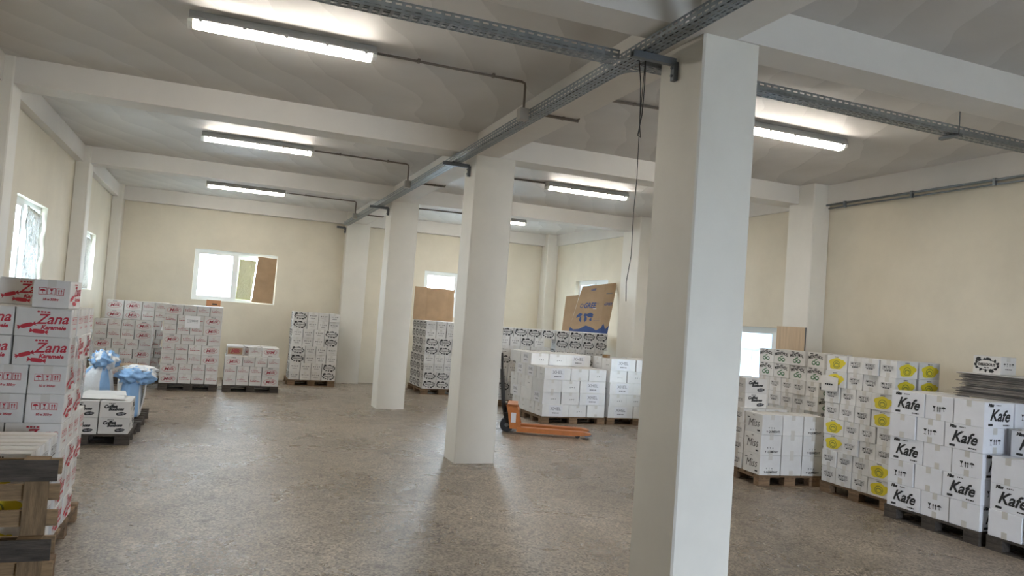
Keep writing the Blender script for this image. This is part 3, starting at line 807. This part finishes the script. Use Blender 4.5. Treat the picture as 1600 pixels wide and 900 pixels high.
# black wreath cartons
pallet(1.38, 15.59, 0, .93, .84, 'pallet under the wreath-print stack left of the pilaster', group=GP)
stack('deli', 1.40, 15.6, 0, ['SSSL', 'SSSL', 'LSSS', 'LSSS', 'SSSL', 'SSSL', 'LSSS', 'LSSS'], .80, 'pilaster stack', ('low stack', 'pilaster'), 'cartons in the wreath stack by pilaster', fill='S', jit=.02, sides='l')
pallet(3.90, 14.73, 0, .87, 1.17, 'pallet under the wreath-print stack with folded brown board', group=GP)
_, zH, _ = stack('deli', 3.92, 14.75, 0, ['LLL', 'LLL', 'SSSS', 'SSSS', 'LLL', 'LLL', 'SSSS', 'SSSS'], 1.15, 'brown-board stack', ('pilaster', 'serif cartons'), 'cartons in the stack under brown board', fill='S', sides='l')
pallet(4.92, 13.19, 0, 1.12, .60, 'pallet under the wreath-print stack behind the jack stack', group=GP)
stack('deli', 4.93, 13.2, 0, ['SSSSS', 'LLLL', 'SSSSS', 'SSSSS', 'LLLL', 'SSSSS', 'SSLS', 'LLLL'], .55, 'jack-side wreath stack', ('brown board', 'blue-printed board'), 'cartons in the wreath stack behind serif cartons', fill='L', sides='')
pallet(6.08, 13.19, 0, 1.12, .85, 'pallet under wreath-print stack carrying the blue-printed board', group=GP)
_, zI, _ = stack('deli', 6.09, 13.2, 0, ['LLLL', 'LLLL', 'SSSSS', 'SSSSS', 'LLLL', 'SSSSS', 'LLLL', 'LLLL'], .80, 'wall-side wreath stack', ('brown board', 'the wall'), 'cartons in the stack under blue-printed board', fill='L', sides='')
# large serif cartons
pallet(4.945, 11.09, 0, 1.16, .80, 'brown pallet front under serif-lettered cartons beside the pallet jack', group=GP)
pallet(4.945, 11.93, 0, 1.16, .80, 'brown pallet under the rear half of the serif-lettered cartons', group=GP)
_, zJ, _ = stack(['xhel', 'xhel', 'xhel_plain', 'xhel'], 4.955, 11.1, 0, ['LSS', 'SSL', 'SSL', 'LSS'], 1.66, 'jack stack', ('pallet jack', 'narrow stack'), 'cartons in the large serif stack', fill='LS', sides='l', jit=.012)
stack(['xhel', 'xhel', 'xhel', 'xhel_plain'], 4.955, 11.70, 0, ['SSL'], 1.03, 'jack stack topping', ('pallet jack', 'narrow stack'), 'cartons on top of the large serif stack', z0=zJ+.0005, fill='S', sides='l')
pallet(6.145, 11.09, 0, 1.14, .85, 'brown pallet under the narrower serif-lettered stack by the wall', group=GP)
_, zJ2, _ = stack('xhel', 6.155, 11.1, 0, ['LSS', 'SSL', 'LSS', 'SSL', 'LSS'], .84, 'narrow serif stack', ('jack stack', 'the wall'), 'cartons in the narrow serif stack', fill='L', sides='l', sides_from=4)
# thin script cartons in front of the menthol
RM = -.10; cm, sm = math.cos(RM), math.sin(RM)
loc = lambda x, y: (5.70+x*cm-y*sm, 6.77+x*sm+y*cm)
pallet(*loc(-.01, -.01), RM, .80, .96, 'light brown pallet under the thin script cartons', group=GP)
stack(['miss', 'miss_plain', 'miss'], *loc(0, 0), RM, ['SSS', 'SSS', 'SSS'], .34, 'script block', ('near column', 'lemon stack'), 'cartons in the thin script block', jit=.003)
_, zL, _ = stack('lemon', *loc(0, .37), RM, ['LL', 'LL', 'LL', 'LL'], .60, 'script pallet tier', ('near column', 'mint stack'), 'cartons in the tier behind script cartons', fill='L', sides='l')
stack('coffee', *loc(.02, .40), RM, ['L', 'L'], .44, 'script tier topping', ('near column', 'mint stack'), 'cartons perched behind the script cartons', z0=zL+.0005, fill='L')
pallet(6.59, 7.96, -PI/2, 1.11, .46, 'pallet under the mint-print cartons by the wood panel', group=GP)
stack('menthol', 6.60, 7.95, -PI/2, ['SSSSS']*6+['LLLL']*2, .42, 'mint stack', ('wood panel', 'lemon stack'), 'cartons in the mint stack', fill='L', sides='')
# lemon cartons
pallet(6.33, 6.53, -PI/2, .95, .86, 'brown pallet under the lemon-splash stack', group=GP)
stack('lemon', 6.345, 6.525, -PI/2, ['SSSL', 'SSSL', 'LSSS', 'LSSS', 'SSSL', 'SSSL', 'LSSS', 'LSSS'], .84, 'lemon stack', ('mint stack', 'coffee stack'), 'cartons in the lemon stack', fill='S', sides='r', sides_from=5, top_full=False)
# coffee cartons
pallet(6.18, 5.53, -PI/2, .98, .92, 'dark pallet under the five-layer coffee carton stack', M_DWOOD, group=GP)
_, zN, _ = stack(['kafe', 'kafe', 'kafe_blank', 'kafe', 'kafe_blank'], 6.20, 5.515, -PI/2, ['LSS', 'SSL', 'LSS', 'SSL', 'LSS'], .88, 'tall coffee stack', ('lemon stack', 'low stack'), 'cartons in the five-layer coffee stack', fill='L', sides='r', jit=.01)
pallet(6.20, 4.50, -PI/2, .98, .92, 'dark pallet under the lower coffee carton stack', M_DWOOD, group=GP)
_, zK, _ = stack(['kafe_blank', 'kafe'], 6.215, 4.49, -PI/2, ['SSL', 'LSS', 'SSL'], .88, 'low coffee stack', ('taller stack', 'the doorway'), 'cartons in the lower coffee stack', fill='L', sides='', jit=.012)
for i, (x, y) in enumerate(((6.56, 4.29), (6.56, 3.9))):
    carton('kafe', x, y, zK+.001, PI/2+.02, ('bold coffee carton on the lower coffee stack touching the taller stack', 'bold coffee carton on the lower coffee stack away from the taller stack')[i], 'cartons on the lower coffee stack', True)
# red candy cartons, near the upright pallet
pallet(-1.75, 5.27, 0, .93, .88, 'brown pallet under the red candy print cartons', group=GP)
_, zZ, _ = stack('zana', -1.735, 5.275, 0, ['SSSS', 'SSSS', 'LLL', 'LLL', 'SSSS', 'SSSS', 'LLL', 'LLL'], .84, 'tall red stack', ('foil wall', 'the aisle'), 'cartons in the red candy stack', fill='SL', align='r', sides='r', jit=.008)
carton('zana', -.955, 5.46, zZ+.001, PI/2-.05, 'single red candy carton on top of the tall red stack', 'cartons on the red candy stack', True)
carton('zana', -1.20, 5.86, zZ+.001, .1, 'second red candy carton on top, nearer the foil window', 'cartons on the red candy stack', True)
pallet(-1.70, 4.33, 0, .95, .64, 'pallet under the low white cartons behind the upright pallet', group=GP)
stack('lemon', -1.675, 4.34, 0, ['LLL', 'LLL', 'LLL', 'LLL'], .63, 'upright-pallet block', ('foil wall', 'the aisle'), 'cartons in the low block behind upright pallet', fill='L', align='r', sides='r')
up = pallet(-1.84, 4.06, 0, 1.20, .835, 'weathered pallet standing on edge before the low cartons', mat('old_pallet_wood', (.30, .20, .11), .85, var=.4, scale=5, bump=.3, bscale=25, stretch=(1, 9, 9), rand=.2), M_DWOOD, slat=.075, inset=.095, sw=.10)
up.location.z = .835; up.rotation_euler = (-PI/2, 0, 0)
# bonbon cartons and sacks by the window wall
pallet(-1.70, 8.99, 0, .92, .80, 'dark pallet under the bonbon cartons', M_DWOOD, group=GP)
_, zB, _ = stack('coffee', -1.685, 9.0, 0, ['LLL', 'LLL'], .74, 'sack-side block', ('foil wall', 'the aisle'), 'bonbon cartons before the sacks', fill='S', sides='r')
tag(sheet_grid('cardboard_liner', M_CARTON, [(-1.36, 9.10, zB+.012), (-.86, 9.06, zB+.012), (-.90, 9.36, zB+.02), (-1.34, 9.40, zB+.02)], 8, 6, .006, 5.2), 'loose white cardboard liner lying on the bonbon cartons', 'cardboard')
tag(sheet_grid('cardboard_liner', M_CARTON, [(-1.34, 9.44, zB+.015), (-.88, 9.42, zB+.012), (-.92, 9.68, zB+.03), (-1.3, 9.70, zB+.03)], 8, 6, .006, 9.2), 'loose white cardboard liner beside the sacks', 'cardboard')
pallet(-1.70, 9.85, 0, .95, 1.15, 'dark pallet under the woven sacks', M_DWOOD, group=GP)
def crumple(name, parent, c, rx, ry, rz, seed, blue, amp=.30):
    """bunched-up woven cloth: a closed lump with sharp radiating folds"""
    nu, nv = 56, 30; m = MB(); vs = []
    for j in range(nv+1):
        ph = PI*j/nv
        for i in range(nu):
            t = 2*PI*i/nu; d = Vector((math.sin(ph)*math.cos(t), math.sin(ph)*math.sin(t), math.cos(ph)))
            k = 1-abs(noise.noise(Vector((d.x*2.3+seed, d.y*2.3, d.z*1.5))))*2*amp-abs(noise.noise(Vector((d.x*5+seed, d.y*5, d.z*3.5+seed))))*1.2*amp+.25*amp*math.sin(7*t+3*d.z+seed)*math.sin(ph)
            vs.append((c[0]+rx*1.25*k*d.x, c[1]+ry*1.25*k*d.y, c[2]+rz*1.25*k*d.z))
    m.add(vs, [])
    for j in range(nv):
        for i in range(nu):
            m.f.append((j*nu+i, (j+1)*nu+i, (j+1)*nu+(i+1) % nu, j*nu+(i+1) % nu))
            t = 2*PI*i/nu; f = noise.noise(Vector((math.cos(t)*1.6+seed*2, math.sin(t)*1.6, j/nv*2.2)))
            m.m.append(1 if f > .25-blue*.5 else 0)
    return m.build(name, [M_SACK, M_SBLUE], parent, smooth=True, fix=False)
def sack(cx, cy, rx, ry, ht, seed, label, blue, neck=True, flop=(0, 0)):
    r = tag(empty('sack', (cx, cy, PH+.014)), label, 'sack', 'woven sacks on the pallet')
    n = 44; prof = [(0, .86), (.03, .97), (.12, 1.04), (.3, 1.06), (.5, 1.03), (.68, .95), (.82, .80), (.92, .58), (1.0, .38)]
    def rings(pr, zs, zo=0, wr=.085, exp=2.8):
        vs = []
        for zf, f in pr:
            for k in range(n):
                t = 2*PI*k/n; c, s_ = math.cos(t), math.sin(t)
                e = (abs(c)**exp+abs(s_)**exp)**(-1/exp)
                w = 1+wr*noise.noise(Vector((c*2.6+seed, s_*2.6, zf*3.2)))+wr*.9*noise.noise(Vector((c*7+seed, s_*7, zf*5)))
                vs.append((rx*f*e*c*w+flop[0]*max(0, zf-.75), ry*f*e*s_*w+flop[1]*max(0, zf-.75), zo+zf*zs+.012*noise.noise(Vector((c*5, s_*5, seed+zf)))))
        return vs
    m = MB(); vs = rings(prof, ht); nr = len(prof)
    fs = [tuple(range(n-1, -1, -1))]; mi = [0]
    m.add(vs, [])
    m.f.append(tuple(range(n-1, -1, -1))); m.m.append(0)
    for i in range(nr-1):
        for k in range(n):
            a = 2*PI*(k+.5)/n
            m.f.append((i*n+k, i*n+(k+1) % n, (i+1)*n+(k+1) % n, (i+1)*n+k))
            b = any(abs((a-q0+PI) % (2*PI)-PI) < q1 for q0, q1 in blue)
            m.m.append(1 if b else 0)
    m.f.append(tuple(range((nr-1)*n, nr*n))); m.m.append(0)
    m.build('bag_body', [M_SACK, M_SBLUE], r, smooth=True, fix=False)
    if neck:
        crumple('gathered_neck', r, (.10, -.08, ht+.05), .15, .13, .115, seed, .55)
    return r
sack(-1.32, 10.22, .20, .22, .62, 2.0, 'white woven sack with blue tied neck behind bonbon cartons', [(5.4, .25), (4.0, .12)], flop=(.25, -.1))
sk = sack(-.91, 10.25, .115, .20, .56, 6.0, 'blue and white woven sack with folded-over mouth', [(4.6, .95)], neck=False)
def drape(name, mtl, pts, seed, parent, amp=.02):
    """a hanging cloth: rows of points"""
    nr, nc = len(pts), len(pts[0]); vs = []
    for j, row in enumerate(pts):
        for i, p in enumerate(row): vs.append(Vector(p)+Vector((noise.noise(Vector((i*.9+seed, j*.8, 0))), noise.noise(Vector((i*.9, j*.8, seed))), noise.noise(Vector((seed, i*.7, j*.9)))))*amp)
    m = MB().add(vs, [(j*nc+i, j*nc+i+1, (j+1)*nc+i+1, (j+1)*nc+i) for j in range(nr-1) for i in range(nc-1)])
    o = m.build(name, mtl, parent, smooth=True, fix=False)
    md = o.modifiers.new('thickness', 'SOLIDIFY'); md.thickness = .006
    sd = o.modifiers.new('soft', 'SUBSURF'); sd.levels = 1; sd.render_levels = 1
    return o
crumple('folded_mouth', sk, (.045, -.10, .50), .20, .16, .10, 4.4, .9, .24)
crumple('folded_rim', sk, (.06, -.02, .565), .19, .16, .05, 8.1, -.6, .26)
drape('hanging_cloth', M_SACK, [[(.17+.02*math.sin(i*1.1)-.012*j, -.12+.07*i, .54-.085*j-.02*abs(i-2)) for i in range(6)] for j in range(6)], 4.1, sk, .05)
dm = tag(empty('drum', (-.98, 10.70, PH)), 'white drum with brown lid behind the blue sack', 'drum')
MB().tube([(0, 0, 0), (0, 0, .02), (0, 0, .5), (0, 0, .57)], [.135, .14, .14, .135], 28).build('drum_body', M_CARTON, dm)
MB().tube([(0, 0, .5705), (0, 0, .60)], .145, 28).build('lid', M_KRAFT, dm)
carton('coffee', -1.44, 10.62, PH+.001, PI/2, 'white carton standing on the sack pallet behind the tied sack', 'carton among the sacks', True)

# ------------------------------------------------------------------ loose things on and beside the stacks
# flattened cartons piled on the coffee stack, with a wreath carton on top
NS = 26; zz = zN+.002
M_SHEET = mat('flattened_carton_board', (.34, .31, .28), .8, var=.2, scale=4, rand=.45)
NTH = 'first second third fourth fifth sixth seventh eighth ninth tenth eleventh twelfth thirteenth fourteenth fifteenth sixteenth seventeenth eighteenth nineteenth twentieth twenty-first twenty-second twenty-third twenty-fourth twenty-fifth'.split()
for i in range(NS):
    th = .0055; dx, dy = RG.uniform(-.035, .03), RG.uniform(-.05, .05); rz = RG.uniform(-.06, .06)
    me = MB().box(-.31, .31, -.40, -.002, 0, th).box(-.31, .31, .002, .40, 0, th).box(-.31, .31, -.002, .002, 0, th*.5).mesh('flattened_carton', M_SHEET if i < NS-1 else M_CARTON)
    fl = link('flattened_carton', me, None, (6.98+dx, 4.78+dy, zz), (RG.uniform(-.002, .002), 0, rz))
    lab = 'topmost white flattened carton of the pile on the coffee stack' if i == NS-1 else NTH[NS-2-i]+' flattened carton below the white one in the coffee stack pile'
    tag(fl, lab, 'flattened carton', 'flattened cartons on the coffee stack'); zz += th+.0032
carton('deli', 6.80, 4.93, zz, -PI/2, 'white wreath-print carton standing on the flattened carton pile', 'carton on flattened pile', True)

# paper note on the tall stack
a = at(290, 493, 1, 14.165); b = at(312, 513, 1, 14.165)
pn = tag(MB().box(a.x, b.x, 14.163, 14.165, b.z, a.z).build('paper_note', M_PAPER), 'white paper note taped on the tall red-oval stack', 'paper')
lm = MB(); mats = []; pr_ = PR(); pr_.lines(0, .03, .17, 3, .022, .007, M_GREY, 3)
pr_.emit(lm, mats, lambda u, v: ((a.x+b.x)/2+u, 14.162, (a.z+b.z)/2+v)); lm.build('print', mats, pn, fix=False)
# hanging torn carton sheet on the lemon stack
a = at(1284, 584, 0, 6.31); b = at(1309, 613, 0, 6.31)
hs = tag(empty('carton_sheet', (6.31, a.y, b.z)), 'torn white carton sheet hanging on the lemon stack', 'cardboard')
w_ = a.y-b.y; h_ = a.z-b.z
MB().add([(0, 0, 0), (-.01, -w_, .01), (0, -w_*.98, h_*.85), (.004, 0, h_), (.003, 0, 0), (-.007, -w_, .01), (.003, -w_*.98, h_*.85), (.007, 0, h_)],
         [(0, 1, 2, 3), (7, 6, 5, 4), (0, 4, 5, 1), (1, 5, 6, 2), (2, 6, 7, 3), (3, 7, 4, 0)]).build('sheet', M_CARTON, hs)
lm = MB(); mats = []; pr_ = PR(); pr_.lines(0, .0, .11, 1, .02, .016, M_BLACK, 5); pr_.emit(lm, mats, lambda u, v: (-.012, -w_/2-u, h_*.42+v)); lm.build('print', mats, hs, fix=False)
# small orange-brown box on the tall stack under the window
sb = tag(link('small_box', MB().box(-.13, .11, -.08, .08, 0, .115).mesh('small_box', mat('orange_brown_board', (.62, .30, .15), .7, var=.1)), None, (-.09, 14.52, .12+8*.1692+.004)), 'small orange-brown box on the tall red-oval stack', 'box')
MB().box(-.03, .05, -.0815, -.0802, .03, .055).build('print', M_BLACK, sb); MB().box(.111, .1125, -.06, .06, .0, .115).build('side_label', M_LBL, sb)

# folded brown board standing on the wreath stack
fb = tag(empty('folded_board', (3.80, 15.45, zH+.001)), 'folded brown cardboard board standing on wreath-print stack', 'cardboard')
hb = .70
MB().box(0, .30, 0, .008, 0, hb, mtx=Matrix.Rotation(.30, 4, 'Z')).build('panel', M_KRAFT, fb)
e1 = Vector((.30*math.cos(.30), .30*math.sin(.30), 0))
MB().box(0, .46, 0, .008, 0, hb-.005, mtx=Matrix.Translation(e1) @ Matrix.Rotation(-.08, 4, 'Z')).build('panel', M_KRAFT, fb)
e2 = e1+Vector((.46*math.cos(.08), -.46*math.sin(.08), 0))
MB().box(0, .13, 0, .008, 0, hb-.01, mtx=Matrix.Translation(e2) @ Matrix.Rotation(-.25, 4, 'Z')).build('panel', M_KRAFT, fb)

# big flattened appliance carton with blue print leaning in the corner
M_KRAFT2 = mat('pale_brown_cardboard', (.48, .345, .22), .75, var=.08, scale=4)
def quad_board(name, c, mtl, parent, th=.007):
    bl, br, tr, tl = [Vector(x) for x in c]; n = (br-bl).cross(tl-bl).normalized()*th
    vs = [bl, br, tr, tl, bl+n, br+n, tr+n, tl+n]
    return MB().add(vs, [(0, 1, 2, 3), (7, 6, 5, 4), (0, 4, 5, 1), (1, 5, 6, 2), (2, 6, 7, 3), (3, 7, 4, 0)]).build(name, mtl, parent)
A = at(878, 510, 1, 13.50); B = at(889, 511, 1, 13.49); Cc = at(938, 514, 1, 13.23); D = at(949, 515, 1, 13.22)
for q_ in (A, B, Cc, D): q_.z = zI+.003
def on_plane(x, y, p0, p1, p2):
    n = (p1-p0).cross(p2-p0); d = ray(x, y); c = Vector((0, 0, CAM_H)); return c+d*(n.dot(p0-c)/n.dot(d))
F_ = at(910, 448, 1, 13.57); G_ = on_plane(946, 444, B, Cc, F_)
E2 = on_plane(905, 461, B, Cc, F_); E_ = on_plane(884.5, 463, A, B, E2); H_ = on_plane(964, 442, Cc, D, G_)
gb = tag(empty('flattened_appliance_carton', (A.x, A.y, zI)), 'large flattened brown carton with blue lettering and world map', 'cardboard')
o_ = Vector((A.x, A.y, zI)); rel = lambda v: v-o_
quad_board('panel', [rel(A), rel(B), rel(E2), rel(E_)], M_KRAFT2, gb)
mp = quad_board('panel', [rel(B)+Vector((.001, 0, 0)), rel(Cc), rel(G_), rel(F_)], M_KRAFT2, gb)
rp_ = quad_board('panel', [rel(Cc)-Vector((.006, 0, 0)), rel(D), rel(H_), rel(G_)-Vector((.006, 0, 0))], M_KRAFT2, gb)
def on_quad(c, off=.003):
    bl, br, tr, tl = [Vector(x) for x in c]; n = (br-bl).cross(tl-bl).normalized()*off
    def f(u, v):  # u,v in 0..1
        return (bl*(1-u)+br*u)*(1-v)+(tl*(1-u)+tr*u)*v+n
    return f
def quad_print(pr, c, parent, off=.0085, W=1., H=1.):
    f = on_quad(c, off); f2 = on_quad(c, off)
    mb = MB(); mats = []; pr.emit(mb, mats, lambda a, b: f(a/W, b/H)); return mb.build('print', mats, parent, fix=False)
pg = PR(); pg.text('GREE', .50, .56*1.2, .19, M_BLUE, .15, .006); pg.ring(.20, .56*1.2, .06, .06, .02, M_BLUE, 14); pg.text('GREE', .52, 1.08, .09, M_BLUE, .15, .003)
for (x, y, a_, b_, r_) in ((.20, .42, .10, .05, .4), (.27, .32, .035, .07, .2), (.42, .43, .07, .04, 0), (.44, .33, .05, .07, .1), (.58, .43, .12, .06, -.1), (.62, .32, .04, .04, 0)):
    pg.ell(x, y, a_, b_, M_BLUE, 14, r_, .18, x*9)
pg.poly([(0, 0), (1, 0), (1, .13), (.86, .06), (.72, .12), (.5, .17), (.3, .07), (.12, .05), (0, .11)], M_BLUE)
pg.lines(.83, .34, .2, 2, .04, .012, M_GREY, 3); pg.rect(.70, .60, .12, .02, M_LBL); pg.text('R2', .80, .72, .07, M_GREY)
quad_print(pg, [rel(B)+Vector((.001, 0, 0)), rel(Cc), rel(G_), rel(F_)], mp, W=1., H=1.2)
pg = PR(); pg.text('GREE', .1, .58, .07, M_BLUE, .15, .002); pg.poly([(0, 0), (.2, 0), (.2, .16), (.12, .08), (.06, .2), (0, .1)], M_BLUE); pg.rect(.1, .8, .12, .02, M_GREY)
quad_print(pg, [rel(Cc)-Vector((.006, 0, 0)), rel(D), rel(H_), rel(G_)-Vector((.006, 0, 0))], rp_, W=.2, H=1.)

# wood panel leaning on the pilaster
wp = tag(empty('wood_panel', (7.115, 7.98, 0)), 'pale wood-grain panel leaning on the wall pilaster', 'panel')
MB().box(-.012, .004, -.26, .27, 0, 1.81).build('board', M_PANEL, wp)
MB().box(-.0125, .0045, -.264, -.2601, 0, 1.81).build('edge_band', M_DMET, wp)
# tape roll on the narrow serif stack
tr_ = tag(empty('tape_roll', (6.20, 11.36, zJ2+.001)), 'brown tape roll lying on the narrow serif stack', 'tape roll')
mm = MB(); n = 20
vs = [(r_*math.cos(2*PI*k/n), r_*math.sin(2*PI*k/n), z) for (r_, z) in ((.065, 0), (.065, .05), (.04, .05), (.04, 0)) for k in range(n)]
mm.add(vs, [(j*n+k, j*n+(k+1) % n, ((j+1) % 4)*n+(k+1) % n, ((j+1) % 4)*n+k) for j in range(4) for k in range(n)]).build('roll', mat('brown_tape', (.20, .11, .04), .3), tr_)
# stretch film hanging from the red candy stack
sf = tag(empty('stretch_film', (-.832, 5.3, .12)), 'torn clear stretch film hanging from the red candy stack', 'film')
for k, (y, z, l, w2) in enumerate(((.06, 1.22, .30, .09), (.60, 1.25, .22, .10), (.38, 1.05, .28, .06))):
    drape('film_strip', M_FILM, [[(.004+.01*math.sin(j*1.3+i)+.018*(j > 0), y+w2*i/3, z-l*j/6) for i in range(4)] for j in range(7)], k*3.3, sf, .012)

# ------------------------------------------------------------------ orange pallet jack
jk = tag(empty('pallet_jack', (4.10, 10.33, 0), math.atan2(-.46, 1.09)), 'orange hand pallet jack parked before the serif cartons', 'pallet jack')
for s in (-1, 1):
    y = s*.185
    pts = [(.12, .035), (.95, .035), (1.15, .055), (1.19, .068), (1.19, .078), (1.10, .095), (.12, .095)]
    fk = MB().prism(pts, 1, y-.075, y+.075).build('fork', M_ORANGE, jk)
    MB().box(.14, 1.08, y-.06, y+.06, .0952, .099).build('fork_plate', M_ORANGE, fk)
    MB().cyl((1.00, y-.05, .036), (1.00, y+.05, .036), .035, 16).build('load_roller', M_RUB, jk, smooth=False)
    MB().prism([(1.12, .015), (1.21, .05), (1.19, .07), (1.10, .045)], 1, y-.06, y+.06).build('fork_tip', M_DMET, fk)
bd = MB().prism([(.02, .07), (.19, .07), (.17, .14), (.12, .36), (.10, .40), (-.03, .42), (-.05, .40), (-.02, .30)], 1, -.24, -.20).prism([(.02, .07), (.19, .07), (.17, .14), (.12, .36), (.10, .40), (-.03, .42), (-.05, .40), (-.02, .30)], 1, .20, .24).box(.10, .14, -.20, .20, .08, .34).box(-.03, .11, -.24, .24, .385, .42).build('body_frame', M_ORANGE, jk)
MB().box(.03, .10, -.2425, -.2402, .16, .30).build('label_plate', M_LBL, bd)
MB().cyl((-.01, 0, .12), (-.01, 0, .40), .05, 16).box(-.08, .06, -.07, .07, .18, .27).build('pump', M_RUB, jk)
for s in (-1, 1):
    wl = MB().cyl((-.03, s*.06-.03, .10), (-.03, s*.06+.03, .10), .10, 24).build('steering_wheel', M_RUB, jk)
    MB().cyl((-.03, s*.06-.032, .10), (-.03, s*.06+.032, .10), .03, 14).build('hub', M_GALV, wl)
hd = MB().tube([(-.06, 0, .22), (-.10, 0, .40), (-.155, 0, .90)], .03, 10).build('handle', M_RUB, jk, smooth=True)
MB().tube([(-.155, 0, .90), (-.158, -.09, .94), (-.165, -.11, 1.05), (-.172, -.07, 1.13), (-.172, .07, 1.13), (-.165, .11, 1.05), (-.158, .09, .94), (-.155, 0, .90)], .013, 8).build('grip_loop', M_RUB, hd, smooth=True)
MB().tube([(-.17, 0, 1.10), (-.16, 0, .95)], .008, 6).build('lever', M_DMET, hd)
